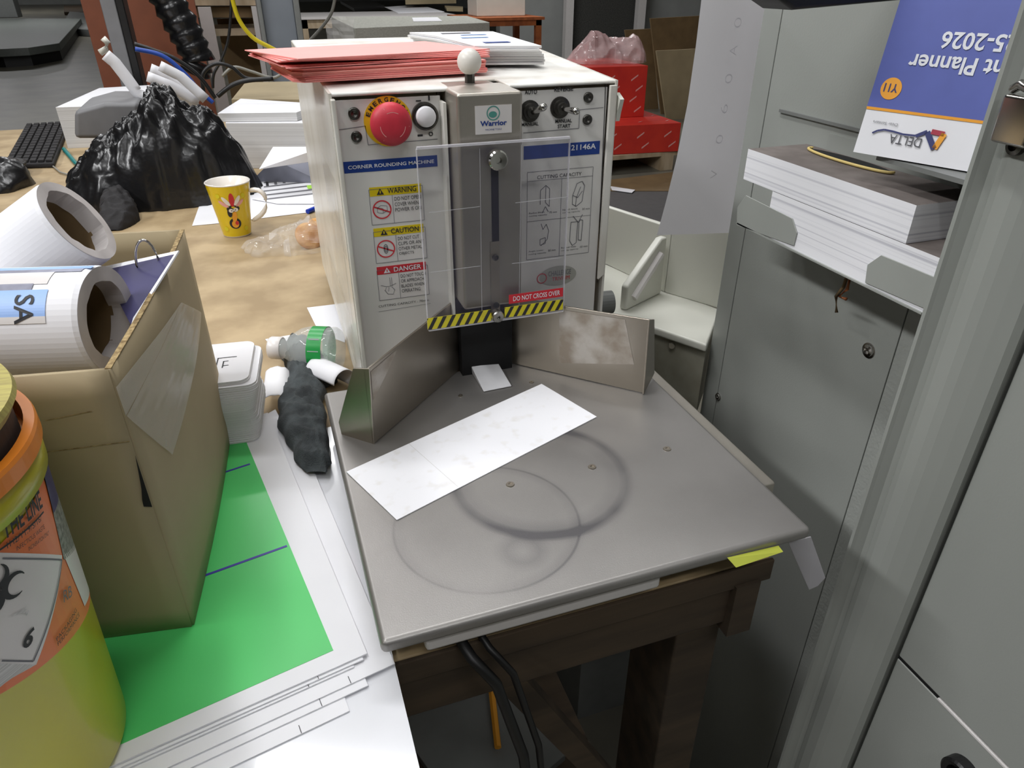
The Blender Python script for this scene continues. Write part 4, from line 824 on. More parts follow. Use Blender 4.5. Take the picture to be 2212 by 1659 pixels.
g = MB(); P = [Z(560, 366, DZ + .062), Z(590, 318, DZ + .095), Z(700, 318, DZ + .095), Z(700, 345, DZ + .062)]; g.prism(P, (0, 0, .0008), 'white'); tag(g.build('bent_page'), 'bent white page with small print leaning on the folded leaflet', 'paper')
A_, B_ = Z(664, 457, DZ + .005), Z(705, 440, DZ + .005); g = MB(); g.cyl(A_, B_, .0045, 'bluep', 14); tag(g.build('pen', smooth=False), 'blue pen lying on white sheet beside the machine', 'pen')
# reams behind bag
g = MB(); zr_ = .03
def pblock(pxs, zt_, zb_, m, side, name, label, cat='paper stack', group=None):
    mb = MB(); mb.prism([Z(x, y, zt_) for x, y in pxs], (0, 0, zb_ - zt_), m, side); return tag(mb.build(name), label, cat, group)
pblock(((487, 266), (715, 266), (715, 240), (500, 235)), .055, DZ + .0003, 'white', 'edge', 'paper_stack', 'thick stack of white paper behind the black bag')
g = pblock(((470, 245), (640, 243), (690, 224), (520, 213)), .075, .056, 'white', 'edge', 'leaflet_pile', 'sliding pile of white and blue leaflets on top of thick paper stack')
pblock(((500, 215), (700, 215), (700, 174), (530, 178)), .06, DZ, 'kraft', 'kraft', 'cardboard_box', 'low brown cardboard box behind the paper stack', 'box')
pblock(((120, 232), (330, 226), (420, 178), (215, 190)), .055, DZ + .0003, 'white', 'edge', 'paper_stack', 'white paper stack with overhanging sheets behind left side of the black bag')
# curled strips
def strip(pts, wd, m, name, label, cat='paper strip', group=None, nrm=V((0, 1, 0))):
    g = MB(); P = [V(p_) for p_ in pts]; n_ = len(P) - 1
    def fn(u, v):
        k = min(int(u * n_), n_ - 1); f = u * n_ - k; p_ = P[k].lerp(P[k + 1], f); d_ = (P[k + 1] - P[k]).normalized(); s_ = d_.cross(nrm).normalized(); return p_ + s_ * wd * (v - .5)
    g.grid(fn, n_ * 4, 2, m); return tag(g.build(name, solid=.0008, smooth=True), label, cat, group)
yb = 1.95
strip([Y(x, y, yb) for x, y in ((228, 118), (248, 135), (275, 170), (300, 205), (360, 225))], .026, 'white', 'paper_strip', 'long curled white paper strip rising highest above the bag')
for k, (a, b_, c_) in enumerate((((325, 148), (365, 165), (420, 205)), ((318, 165), (370, 185), (430, 220)), ((345, 142), (390, 165), (445, 215)))):
    strip([Y(*a, yb - .05 - .02 * k), Y(*b_, yb - .05 - .02 * k), Y(*c_, yb - .05 - .02 * k)], .022, 'white', 'paper_strip', ('short curled white strip, upper of three fingers above the bag', 'short curled white strip, lowest of three fingers above the bag', 'white strip nearest the blue cable above the bag')[k])
g = MB(); g.tube([Y(x, y, 1.97) for x, y in ((222, 82), (232, 92), (230, 106), (216, 114))], .007, 'cream', 8); tag(g.build('paper_curl', smooth=True), 'small cream paper curl hanging at corner of the grey post', 'paper curl')
# grey casing under bag
g = MB(); g.prism([Y(x, y, 1.86) for x, y in ((160, 300), (160, 240), (225, 222), (300, 222), (300, 300))], (0, .2, 0), 'monitor'); o = tag(g.build('grey_casing', bevel=.01), 'dark grey rounded plastic casing behind left lobe of the black bag', 'casing')
# black bag
def bag(name, label, x0_, x1_, yc_, ry_, hf, zb_, m, amp, freq, seed):
    g = MB(); so = V((seed, seed * 2, 0))
    def fn(u, v):
        rho = u; a = 2 * math.pi * v; x_ = (x0_ + x1_) / 2 + (x1_ - x0_) / 2 * rho * math.cos(a); y_ = yc_ + ry_ * rho * math.sin(a) * (1.0 + .12 * noise.noise(V((math.cos(a) * 2, math.sin(a) * 2, seed))))
        h = hf((x_ - x0_) / (x1_ - x0_)) * (1 - rho ** 3.2) ** .6
        q_ = V((x_, y_, 0)) * freq + so; c_ = (1 - abs(noise.noise(q_)) * 3); c2_ = (1 - abs(noise.noise(q_ * 2.1 + V((0, 0, 3)))) * 3)
        s_ = V((x_ - (x0_ + x1_) / 2 - .02, y_ - yc_, 0)); ang = math.atan2(s_.y, s_.x); fold = abs(math.sin(ang * 5 + 2 * noise.noise(q_ * .5))) * .012 * min(1, rho * 2)
        z_ = zb_ + max(0, h + (c_ * amp + c2_ * amp * .5 + fold) * (1 - rho ** 4)); 
        return V((x_ + .008 * noise.noise(q_ * 1.7 + V((5, 0, 0))), y_ - .0 + .008 * noise.noise(q_ * 1.7), z_))
    g.grid(fn, 60, 150, m); return tag(g.build(name, smooth=True), label, 'bag')
def hfun(t):
    pts = ((0, .04), (.10, .07), (.28, .11), (.45, .15), (.56, .20), (.62, .195), (.70, .160), (.8, .175), (.9, .14), (1, .04))
    for (a, b_), (c_, d_) in zip(pts, pts[1:]):
        if a <= t <= c_: k = (t - a) / (c_ - a); k = k * k * (3 - 2 * k); return b_ + (d_ - b_) * k
    return .02
bag('bin_bag', 'shiny black plastic bin bag slumped on the workbench', -.41, -.005, 1.67, .125, hfun, DZ + .0006, 'bagb', .013, 30, 4)
g = lump([(*LP(150, 400, DZ), .03, .03), (*LP(215, 385, DZ), .05, .05), (*LP(265, 360, DZ), .05, .05)], DZ + .0008, 'bagb', amp=.008, freq=30, nv=24, seed=2, ribs=2); 
g.build('bag_lobe', bpy.data.objects['bin_bag'], smooth=True)
# dark rubber thing in front of bag
g = lump([(*LP(238, 500, DZ), .035, .03), (*LP(262, 478, DZ), .032, .045), (*LP(262, 462, DZ), .026, .055), (*LP(268, 452, DZ), .032, .05)], DZ + .0008, 'rubber', amp=.006, freq=45, nv=22, seed=11, ribs=2)
tag(g.build('work_glove', smooth=True), 'dark brown black work glove standing between cardboard box and bin bag', 'glove')
# keyboard, mouse, pen
kb_ = thing('keyboard', 'black computer keyboard at left end of the workbench', 'keyboard', Z(80, 310, DZ))
c0, c1k, c2k, c3k = Z(8, 355, DZ + .012), Z(115, 352, DZ + .012), Z(150, 264, DZ + .012), Z(56, 270, DZ + .012)
g = MB(); g.prism([c0, c1k, c2k, c3k], (0, 0, -.0115), 'rubber'); g.build('keyboard_base', kb_, bevel=.003)
g = MB()
for i in range(6):
    for j in range(15):
        u0, u1, v0, v1 = (i + .12) / 6.2 + .02, (i + .88) / 6.2 + .02, (j + .12) / 15.3 + .01, (j + .88) / 15.3 + .01
        f = lambda u, v: (c0.lerp(c1k, u)).lerp(c3k.lerp(c2k, u), v)
        g.prism([f(u0, v0), f(u1, v0), f(u1, v1), f(u0, v1)], (0, 0, .006), 'rubber')
ko = g.build('keys', kb_, bevel=.001); ko['kind'] = 'stuff'
g = MB(); ms = Z(55, 378, DZ); g.add(*[(lambda vs, fs: (vs, fs))([V((ms.x - .025 + .034 * math.sin(math.pi * i / 10) * math.cos(2 * math.pi * j / 24) * 1.0, ms.y + .055 * math.sin(math.pi * i / 10) * math.sin(2 * math.pi * j / 24), DZ + .001 + .034 * max(0, math.cos(math.pi * i / 10 * .5)) ** .8)) for i in range(11) for j in range(24)], [(i * 24 + j, (i + 1) * 24 + j, (i + 1) * 24 + (j + 1) % 24, i * 24 + (j + 1) % 24) for i in range(10) for j in range(24)])][0], 'black')
tag(g.build('computer_mouse', smooth=True), 'black computer mouse in front of the keyboard', 'mouse')
g = lump([(*LP(-20, 420, DZ), .05, .05), (*LP(20, 400, DZ), .05, .06), (*LP(45, 385, DZ), .03, .03)], DZ + .0008, 'bagb', amp=.008, freq=30, nv=20, seed=8); tag(g.build('black_wrap', smooth=True), 'crumpled shiny black plastic at left frame edge below the mouse', 'plastic')
A_, B_ = Z(138, 322, DZ + .005), Z(163, 352, DZ + .005); g = MB(); g.cyl(A_, B_, .005, 'teal', 12); g.cyl(B_, B_ + (B_ - A_) * .15, .005, 'teal', 12, .001); tag(g.build('marker_pen'), 'teal marker pen lying between keyboard and black bag', 'pen')
g = MB(); g.tube([Z(x, y, DZ + .004) for x, y in ((90, 345), (110, 355), (130, 372), (150, 378))], .002, 'wcab', 6); tag(g.build('mouse_cable', smooth=True), 'thin grey cable running from keyboard to the bag', 'cable')
# ================================================================= CABLES BEHIND
def cable(pts, yv, r_, m, label):
    P = [Y(x, y, yv) for x, y in pts]; cu = []
    for i in range(len(P) - 1):
        p0_, p1_, p2_, p3_ = P[max(0, i - 1)], P[i], P[i + 1], P[min(len(P) - 1, i + 2)]
        for k in range(6):
            t = k / 6; cu.append(.5 * ((2 * p1_) + (p2_ - p0_) * t + (2 * p0_ - 5 * p1_ + 4 * p2_ - p3_) * t * t + (3 * p1_ - p0_ - 3 * p2_ + p3_) * t ** 3))
    cu.append(P[-1]); g = MB(); g.tube(cu, r_, m, 8); return tag(g.build('cable', smooth=True), label, 'cable')
cable(((290, 95), (330, 108), (380, 128), (430, 165), (465, 212)), 2.05, .005, 'black', 'black cable arching down above the white paper strips')
cable(((292, 106), (350, 120), (395, 155), (430, 195), (460, 222)), 1.93, .005, 'bcab', 'blue cable arching down above the white paper strips')
cable(((440, 200), (438, 160), (465, 138), (500, 145), (530, 168), (575, 172)), 2.2, .005, 'black', 'black cable making tall loop left of the cardboard box')
cable(((470, 208), (500, 185), (535, 174), (590, 170)), 2.15, .006, 'black', 'black cable lying low along top of the cardboard box')
cable(((480, 165), (505, 145), (545, 155), (590, 168), (620, 150)), 2.25, .004, 'wcab', 'grey cable looping behind the black ones')
cable(((460, 190), (462, 160), (478, 130), (492, 90), (498, 40), (500, -20)), 2.4, .004, 'black', 'thin black cable hanging straight down beside yellow cable')
cable(((500, -10), (515, 40), (545, 80), (585, 103), (622, 122), (650, 140)), 2.0, .005, 'ycab', 'yellow cable hanging down in front of the grey steel column')
cable(((725, -10), (715, 30), (690, 65), (660, 98), (645, 120)), 3.2, .006, 'wcab', 'grey cable slanting down right of the grey steel column')
# ================================================================= BACKGROUND FURNITURE
def bgbox(pxs, yv, dy, m, name, label, cat, bevel=0, parent=None):
    mb = MB(); mb.prism([Y(x, y, yv) for x, y in pxs], (0, dy, 0), m); o = mb.build(name, parent, bevel=bevel)
    return o if parent else tag(o, label, cat)
def toFloor(px, yv): # pixel row where a vertical at px meets floor: use world z instead
    return Y(px, 100, yv).x
g = MB(); a, b_ = Y(172, 0, 3.3), Y(470, 0, 3.3); g.box((Y(222, 180, 3.3).x, 3.3, FZ), (Y(455, 180, 3.3).x, 3.34, .9), 'redbrown'); tag(g.build('desk_panel'), 'reddish brown board panel standing behind the black bag', 'panel')
g = MB(); a, b_ = Y(240, 100, 2.75), Y(272, 100, 2.75); g.box((a.x, 2.75, -.12), (b_.x, 2.85, .8), 'monitor'); g.box((b_.x, 2.75, -.12), (b_.x + (b_.x - a.x) * .55, 2.86, .8), 'black'); tag(g.build('grey_post', bevel=.004), 'grey post with black edge hanging in front of reddish board', 'post')
g = MB(); P = [Y(x, y, 2.9) for x, y in ((350, -20), (395, 60), (430, 130), (420, 165))]; rs_ = [.05, .055, .05, .045]
pp = []; rr_ = []
for i in range(3):
    for k in range(8): pp.append(P[i].lerp(P[i + 1], k / 8)); rr_.append((rs_[i] * (1 - k / 8) + rs_[i + 1] * k / 8) * (1 + .12 * math.sin((i * 8 + k) * 2.1)))
g.tube(pp, 0, 'bagb', 16, rs=rr_); tag(g.build('black_bundle', smooth=True), 'black plastic wrapped bundle slanting down against reddish board', 'bundle')
# steel column
a, b_ = Y(572, 60, 2.9), Y(640, 60, 2.9)
g = MB(); g.box((a.x, 2.9, FZ), (b_.x, 3.0, 1.2), 'bluegrey'); g.box((b_.x, 2.88, FZ), (b_.x + .02, 3.02, 1.2), 'greyd'); g.box((a.x - .015, 2.88, FZ), (a.x, 3.02, 1.2), 'greyd'); tag(g.build('steel_column', bevel=.003), 'grey steel column rising behind left rear of the machine', 'column')
# left floor machine base
pf = thing('weighing_platform', 'large grey low metal platform on the floor at far left', 'platform', Z(60, 120, FZ))
zpf = -.60
g = MB(); slab(g, ((-260, 108), (0, 106), (60, 103), (128, 93), (175, 40), (-300, 38)), zpf, .11, pm('deck_grey', (104, 108, 104), .5, var=.1)); g.build('deck', pf, bevel=.012)
g = MB(); dq = [Z(x, y, zpf) for x, y in ((-250, 106), (0, 104.5), (60, 101.5), (124, 92), (170, 42), (-290, 42))]; g.prism([V((p_.x, p_.y, zpf - .11)) for p_ in dq], (0, 0, FZ - zpf + .11), 'black'); g.build('skirt', pf)
g = MB(); A_ = Z(30, 38, zpf); g.box((A_.x - .5, A_.y - .1, zpf), (A_.x + .12, A_.y + .4, 1.5), 'greyd'); g.build('column', pf, bevel=.02)
g = MB(); slab(g, ((130, 60), (200, 64), (230, 30), (150, 25)), FZ + .15, .15, 'greyd'); tag(g.build('floor_block', bevel=.01), 'small grey block on the floor beside the large platform', 'block')
g = MB(); slab(g, ((138, 26), (180, 26), (180, 12), (138, 12)), FZ + .1, .1, 'wood'); tag(g.build('timber_block'), 'brown wooden block on floor at upper left', 'block')
# timber tables
def table(pxl, pxr, pyf, zt_, dep, m, name, label, leg='ltb', th=.06):
    A_, B_ = Z(pxl, pyf, zt_), Z(pxr, pyf, zt_); y_ = (A_.y + B_.y) / 2; t = thing(name, label, 'table', ((A_.x + B_.x) / 2, y_, FZ))
    MB().box((A_.x, y_, zt_ - .03), (B_.x, y_ + dep, zt_), m).build('tabletop', t); MB().box((A_.x + .03, y_ + .02, zt_ - .03 - th), (B_.x - .03, y_ + .05, zt_ - .03), leg).build('apron', t)
    for lx in (A_.x + .03, B_.x - .10): 
        for ly in (y_ + .02, y_ + dep - .1): MB().box((lx, ly, FZ), (lx + .07, ly + .07, zt_ - .03), leg).build('leg', t)
    return t, A_, B_, y_
sh = thing('timber_shelf', 'pale timber shelf unit left of the grey steel column', 'shelf', (Y(490, 100, 3.8).x, 3.8, FZ))
bgbox(((395, 12), (578, 12), (570, -3), (410, -3)), 3.8, .5, 'ltb', 'top_board', '', '', parent=sh)
bgbox(((400, 38), (556, 38), (556, 14), (400, 14)), 3.82, .02, 'kraftd', 'brown_apron', '', '', parent=sh)
for (xa_, xb_) in ((434, 462), (548, 572)):
    A_, B_ = Y(xa_, 50, 3.79), Y(xb_, 50, 3.79); MB().box((A_.x, 3.76, FZ), (B_.x, 3.8, Y(500, 14, 3.8).z), 'lab').build('leg', sh)
A_, B_ = Y(470, 50, 4.2), Y(548, 50, 4.2); MB().box((A_.x, 4.2, FZ), (B_.x, 4.22, Y(500, 40, 4.2).z), 'kraftd').build('back_panel', sh)
MB().box((A_.x - .05, 3.85, Y(500, 60, 3.9).z - .03), (B_.x + .05, 4.19, Y(500, 60, 3.9).z), 'ltb').build('middle_board', sh)
t_, A2, B2, y2 = table(1000, 1188, 38, -.08, .9, 'orangewood', 'timber_table', 'orange timber table beyond right rear of the machine', 'orangewood', .06)
g = MB(); a, b_ = Z(1030, 22, -.04), Z(1135, 22, -.04); yy = y2 + .3; a = Y(1030, 20, yy); b_ = Y(1135, 20, yy); g.box((a.x, yy, -.079), (b_.x, yy + .4, .3), 'cream'); tag(g.build('white_appliance', bevel=.01), 'cream appliance box standing on the orange timber table', 'appliance')
t_, A3, B3, y3 = table(640, 1000, 34, -.10, 1.2, 'lab', 'packing_table', 'white topped packing table behind the wrapped pallet', 'ltb', .1)
for pxs, zz, m, lb, th_ in ((((735, 2), (800, 0), (830, 12), (765, 18)), -.06, 'black', 'black calculator lying on the packing table', .04), (((830, 15), (905, 10), (960, 25), (860, 28)), -.095, 'white', 'white papers spread on the packing table', .004), (((960, 12), (1000, 14), (1000, 20), (965, 19)), -.07, 'kraft', 'brown envelope on the packing table', .03)):
    g = MB(); slab(g, pxs, zz, th_, m); tag(g.build('desk_item' if m == 'none' else {'black': 'calculator', 'white': 'paper_spread', 'kraft': 'envelope'}[m]), lb, {'black': 'calculator', 'white': 'paper', 'kraft': 'envelope'}[m])
g = MB(); slab(g, ((875, -6), (985, -8), (985, -20), (875, -20)), .05, .10, 'kraft'); tag(g.build('carton'), 'brown carton at the back of the packing table', 'carton')
g = MB(); slab(g, ((765, 60), (1058, 48), (1010, 34), (715, 36)), -.02, .82, 'wrapw'); o = tag(g.build('wrapped_pallet', bevel=.008), 'grey sheets block wrapped in film beyond the machine', 'pallet load')
g = MB(); A_ = Z(905, 42, -.098); slab(g, ((890, 38), (945, 37), (955, 45), (893, 46)), -.016, .003, 'white'); tag(g.build('paper_sheet'), 'white sheet lying on top of the wrapped grey block', 'paper')
A_ = Z(700, 40, -.10)
g = MB(); g.grid(lambda u, v: Y(705 + 60 * u + 8 * noise.noise(V((v * 5, u * 3, 0))), 35 + 65 * v, 6.6 - .2 * u), 8, 8, 'film2'); tag(g.build('stretch_film', solid=.002), 'loose stretch film hanging at left corner of wrapped block', 'film')
# back wall pieces
yw = 11.8
def wallstrip(x0p, x1p, m, name, label, cat, th_=.08, y_=yw):
    a, b_ = Y(x0p, 60, y_), Y(x1p, 60, y_); g = MB(); g.box((a.x, y_, FZ), (b_.x, y_ + th_, 2.9), m); return tag(g.build(name), label, cat)
wallstrip(1222, 1238 , 'lab', 'white_upright', 'white upright strip left of dark board on back wall', 'upright', .12, 11.6); wallstrip(1240, 1375, 'felt', 'dark_board', 'dark grey board panel on the back wall', 'board'); wallstrip(1376, 1392, 'lab', 'white_upright', 'white upright strip right of dark board on back wall', 'upright', .12, 11.6)
# leaning cardboard
g = MB(); g.prism([Y(x, y, 6.6) for x, y in ((1405, 40), (1530, 33), (1530, 260), (1430, 262))], (0, .02, 0), 'kraftd'); tag(g.build('cardboard_sheet'), 'tall brown cardboard sheet leaning at the back', 'cardboard')
g = MB(); g.prism([Y(x, y, 6.3) for x, y in ((1418, 110), (1530, 104), (1530, 262), (1440, 262))], (0, .02, 0), 'kraft'); tag(g.build('cardboard_sheet'), 'lower lighter cardboard sheet leaning in front of the tall one', 'cardboard')
g = MB(); g.prism([Y(x, y, 6.9) for x, y in ((1350, 65), (1408, 62), (1425, 262), (1380, 262))], (0, .02, 0), 'kraftd'); tag(g.build('cardboard_sheet'), 'narrow dark cardboard piece left of the tall leaning sheet', 'cardboard')
# red cartons on pallet
zl = Z(1400, 322, FZ)
PB_ = Z(1330, 372, FZ + .0); yR = PB_.y
pa = thing('wooden_pallet', 'wooden pallet under the red ream cartons', 'pallet', (PB_.x, yR + .3, FZ))
Rz = FZ + .13; ang = math.radians(-6)
ctr = Z(1465, 327, Rz)   # front right bottom corner of lower cartons
e1_ = V((math.cos(ang), math.sin(ang), 0)); e2_ = V((-math.sin(ang), math.cos(ang), 0)) ; e2_ = V((.0, 1, 0))
def rbox(c_, w_, d_, h_, m): g = MB(); g.prism([c_ - e1_ * w_, c_, c_ + e2_ * d_, c_ + e2_ * d_ - e1_ * w_], (0, 0, h_), m); return g
topz = None
hlow = (Y(1475, 265, ctr.y).z - Rz)
for k in range(3): MB().box((ctr.x - 1.1, ctr.y + .02 + k * .42, FZ + .10), (ctr.x + .02, ctr.y + .14 + k * .42, Rz - .001), 'ltb').build('deck_board', pa)
for k in range(3): MB().box((ctr.x - 1.1 + k * .49, ctr.y + .02, FZ), (ctr.x - 1.0 + k * .49, ctr.y + .98, FZ + .10), 'ltb').build('block', pa)
def reams(c_, w_, d_, h_, name, label):
    t = thing(name, label, 'carton', c_); rbox(c_, w_, d_, h_, 'red').build('carton_body', t, bevel=.004)
    g = MB()
    for i in range(5):
        for j in range(max(1, int(h_ / .07))):
            p_ = c_ - e1_ * (.08 + i * w_ / 5.2 + (.04 if j % 2 else 0)) + V((0, -.002, .03 + j * .07))
            g.poly([p_, p_ + e1_ * .05 + V((0, 0, .035)), p_ + e1_ * .05 + V((0, 0, .045)), p_ + V((0, 0, .012))], 'redm')
    for i in range(5):
        for j in range(4): p_ = c_ - e1_ * (.08 + i * w_ / 5.2) + e2_ * (.08 + j * d_ / 4.5) + V((0, 0, h_ + .002)); g.poly([p_, p_ + e1_ * .04 + e2_ * .03, p_ + e1_ * .05 + e2_ * .03, p_ + e1_ * .012], 'redm')
    g.build('printed_marks', t); return t
reams(ctr, 1.05, .95, hlow, 'ream_carton', 'red paper carton layer with pale marks lying on the pallet')
c_up = Y(1393, 237, ctr.y + .30); c_up = V((Y(1392, 236, ctr.y + .3).x, ctr.y + .30, Rz + hlow + .001)); hup = Y(1392, 142, ctr.y + .3).z - c_up.z
reams(c_up, .9, .55, hup, 'ream_carton', 'upper red paper carton block stacked toward the back of the pallet')
pp_ = V((c_up.x - .08, c_up.y + .25, c_up.z + hup + .006))
g = lump([(pp_.x - .42, pp_.y + .05, .06, .08), (pp_.x - .25, pp_.y, .12, .20), (pp_.x - .1, pp_.y, .10, .12), (pp_.x + .08, pp_.y - .05, .12, .16), (pp_.x + .16, pp_.y - .05, .05, .06)], pp_.z + .001, clear('pink_wrap', (225, 200, 200), .55, .12), amp=.04, freq=8, nv=26, seed=6, ribs=2)
tag(g.build('plastic_wrap_heap', smooth=False), 'crumpled clear plastic wrap heap on top of the red cartons', 'plastic wrap')
g = MB(); slab(g, ((1320, 388), (1500, 366), (1500, 412), (1310, 412)), FZ + .012, .01, 'kraftd'); tag(g.build('floor_board'), 'brown board lying on floor in front of the pallet', 'board')
g = MB(); slab(g, ((1300, 414), (1500, 408), (1600, 600), (1300, 600)), FZ + .008, .006, 'mat'); tag(g.build('floor_mat'), 'dark grey mat on floor in front of the brown board', 'mat')
g = MB(); slab(g, ((1318, 402), (1372, 410), (1365, 416), (1322, 410)), FZ + .016, .003, 'white'); tag(g.build('paper_scrap'), 'white paper scrap on floor beside right side of the machine', 'paper')
# ================================================================= WHITE MOULDED UNIT AT RIGHT
wu = thing('weighing_unit', 'white moulded unit with ribbed bracket on beige base behind the metal guide', 'machine', Z(1450, 700, -.05))
zu = -.055
F0 = Z(1436, 632, zu); FL_ = Z(1290, 665, zu); FR_ = Z(1527, 745, zu); FR_.x = min(FR_.x, .518); WR = Z(1556, 668, zu); WR.x = min(WR.x, .520 + .09) if WR.y > .72 else .518; WL = Z(1285, 560, zu)
pfx = [FL_, FR_, WR, F0 + V((.01, .01, 0)), WL]
g = MB(); g.prism([V((p_.x, p_.y, zu)) for p_ in pfx], (0, 0, -.012), 'cream'); g.build('tray_floor', wu, bevel=.003)
g = MB(); d1 = (WL - F0).normalized(); g.prism([F0, WL, WL + V((0, 0, Y(1290, 441, WL.y).z - zu)), F0 + V((0, 0, .100))], (.006, .012, 0), 'cream'); g.build('left_wall', wu, bevel=.002)
g = MB(); g.prism([F0, WR, WR + V((0, 0, .12)), F0 + V((0, 0, .100))], (.006, .010, 0), 'cream'); g.build('right_wall', wu, bevel=.002)
G0, G1 = Z(1352, 672, zu), Z(1428, 634, zu); gd_ = (G1 - G0)
g = MB(); sdn = V((gd_.y, -gd_.x, 0)).normalized() * .012; g.prism([G0, G1, G1 + V((0, 0, .088)), G1 - gd_ * .15 + V((0, 0, .088)), G0 + V((0, 0, .036))], sdn * -1, 'cream'); br = g.build('ribbed_bracket', wu, bevel=.003)
g = MB()
P0_, P1_ = G0 + gd_ * .16 + V((0, 0, .016)) + sdn * .06, G1 - gd_ * .16 + V((0, 0, .066)) + sdn * .06
g.tube([P0_, P1_], .006, 'lab', 10); g.build('rib_strip', br)
g = MB(); g.prism([V((p_.x, p_.y, zu - .0125)) + V((.004, .006, 0)) for p_ in pfx], (0, 0, -.10), 'beige'); g.build('beige_base', wu)
q_ = Y(1467, 745, FR_.y + .02); g = MB(); g.lathe([(0, .002), (.004, .002), (.005, 0)], 'chrome', FL_.lerp(FR_, .72) + V((0.002, .004, -.02)), V((-.6, -.8, 0)), 16); g.build('base_screw', wu)
g = MB(); g.box((.39, .75, FZ), (.52, 1.10, zu - .114), 'greyd'); g.build('stand', wu)
g = MB(); slab(g, ((1415, 822), (1450, 830), (1530, 812), (1530, 870), (1440, 862)), -.12, .002, 'teal')
# black round thing right of machine
g = MB(); q_ = Y(1288, 655, .72); g.lathe([(0, 0), (.012, 0), (.014, .004), (.014, .02), (0, .02)], 'greyd', q_, V((1, -.1, 0)), 24); g.build('side_handwheel', mc, smooth=False)
# ================================================================= HANGING SHEET
g = MB(); yh = .735
Lp = [(1520, -60), (1515, 0), (1503, 100), (1485, 225), (1462, 340), (1440, 430), (1419, 508)]
def hs(u, v):
    k = min(int(v * 6), 5); f = v * 6 - k; lx = Lp[k][0] * (1 - f) + Lp[k + 1][0] * f; ly = Lp[k][1] * (1 - f) + Lp[k + 1][1] * f
    p_ = Y(lx, ly, yh); r_ = Y(1680 - 90 * v, ly, yh); p_ = p_.lerp(r_, u); p_.y += .012 * math.sin(u * 3) * (1 - v) + .01 * v * u; return p_
g.grid(hs, 16, 24, 'sheetg'); o = tag(g.build('hanging_sheet', smooth=True), 'large pale grey paper sheet hanging down left of the grey cabinet', 'paper')
g = MB()
for s_, px, py in (('0', 1600, 60), ('A', 1590, 120), ('0', 1580, 180), ('6', 1570, 245), ('0', 1560, 310), ('V', 1548, 385)):
    p_ = Y(px, py, yh - .003); g.text(s_, p_, V((0, 0, 1)), V((-1, 0, 0)), .010, .009, 'sheetmark', -.02)
g.build('faint_lettering', o)
# ================================================================= GREY CABINET AT RIGHT
cb = thing('printing_press_cabinet', 'large grey metal press cabinet filling right side of the picture', 'cabinet', (.8, .3, FZ))
YE = .708
g = MB(); g.box((XW + .002, -.6, FZ), (1.3, YE, .75), 'grey'); g.build('cabinet_body', cb)
ysl = X(1640, 330, XW).y; ysr = X(1960, 680, XW).y
g = MB(); g.box((XW - .001, ysl + .001, FZ), (XW + .002, YE, .75), 'greyl'); g.build('end_strip', cb, bevel=.0006)
g = MB(); g.box((XW - .001, ysr + .0008, FZ), (XW + .002, ysl - .0004, .75), 'grey'); pn = g.build('side_panel', cb, bevel=.0006)
g = MB(); g.box((XW - .001, .30, FZ), (XW + .002, ysr - .0004, .75), pm('cabinet_textured', (160, 163, 158), .5, var=.05, scale=60, bump=.25, bscale=300)); g.build('textured_strip', cb, bevel=.0006)
for px, py, r_ in ((1877, 757, .0078), (1552, 857, .0055)):
    q_ = X(px, py, XW - .001); g = MB(); g.lathe([(0, .0012), (r_ * .35, .0012), (r_ * .4, .0032), (r_ * .75, .0025), (r_ * .8, .001), (r_, .0008), (r_, 0)], 'chrome', q_, (-1, 0, 0), 24); g.build('button_screw', cb, smooth=False)
# ledge slot
a, b_ = X(1690, 235, XW), X(1875, 287, XW)
g = MB(); g.box((XW - .004, b_.y - .25, a.z - .003), (XW, a.y, a.z), 'greyd'); g.box((XW - .062, .33, a.z - .006), (XW - .003, .452, a.z - .0025), 'greyd'); g.build('ledge', cb)
a = X(1795, 285, XW); g = MB(); g.box((XW - .002, .35, a.z - .04), (XW - .0008, a.y, a.z - .001), 'greyl'); g.build('recess_plate', cb)
# post
def post_pts(z):
    pr_ = [(.4370, .3475), (.4375, .3450), (.4405, .3438), (.4470, .3405), (.4495, .3370), (.4475, .3350), (.4455, .3290), (.4462, .3190), (.4490, .3130), (.4550, .3050), (.4620, .2970), (.4680, .2945), (.4740, .2965), (.5400, .2990), (.5400, .3560)]
    return [V((x, y, z)) for x, y in pr_]
g = MB(); g.prism(post_pts(FZ), (0, 0, 1.6), 'greyl'); g.build('corner_post', cb, bevel=0)
xd = .475; zsm = X(1920, 1398, xd).z
g = MB(); g.box((xd, -.6, zsm + .0012), (XW + .02, .2935, .20), 'grey'); g.build('upper_door', cb, bevel=.0015)
g = MB(); g.box((xd - .0005, -.6, FZ), (XW + .02, .2935, zsm - .0016), 'grey'); g.build('lower_door', cb, bevel=.0015)
g = MB(); yst = X(2030, 1500, xd).y; g.box((xd + .0004, yst, zsm - .0018), (XW, .2935, zsm + .0013), 'hole'); g.build('door_gap', cb)
g = MB(); yst = X(2030, 1500, xd).y; g.box((xd - .0008, -.6, zsm - .0020), (xd + .003, yst, zsm - .0002), 'lab'); g.build('gap_trim', cb)
g = MB(); g.box((xd + .006, -.6, .2005), (XW + .02, .2935, .75), 'greyd'); g.build('top_panel', cb)
q_ = X(2085, 1668, xd); g = MB(); g.lathe([(.015, 0), (.015, .010), (.013, .012), (.009, .0105), (.008, .003), (0, .003)], 'black', q_, (-1, 0, 0), 32); g.lathe([(0, .003), (.006, .004), (.005, .0085), (0, .009)], 'chrome', q_, (-1, 0, 0), 24); g.build('lock_knob', cb, smooth=False)
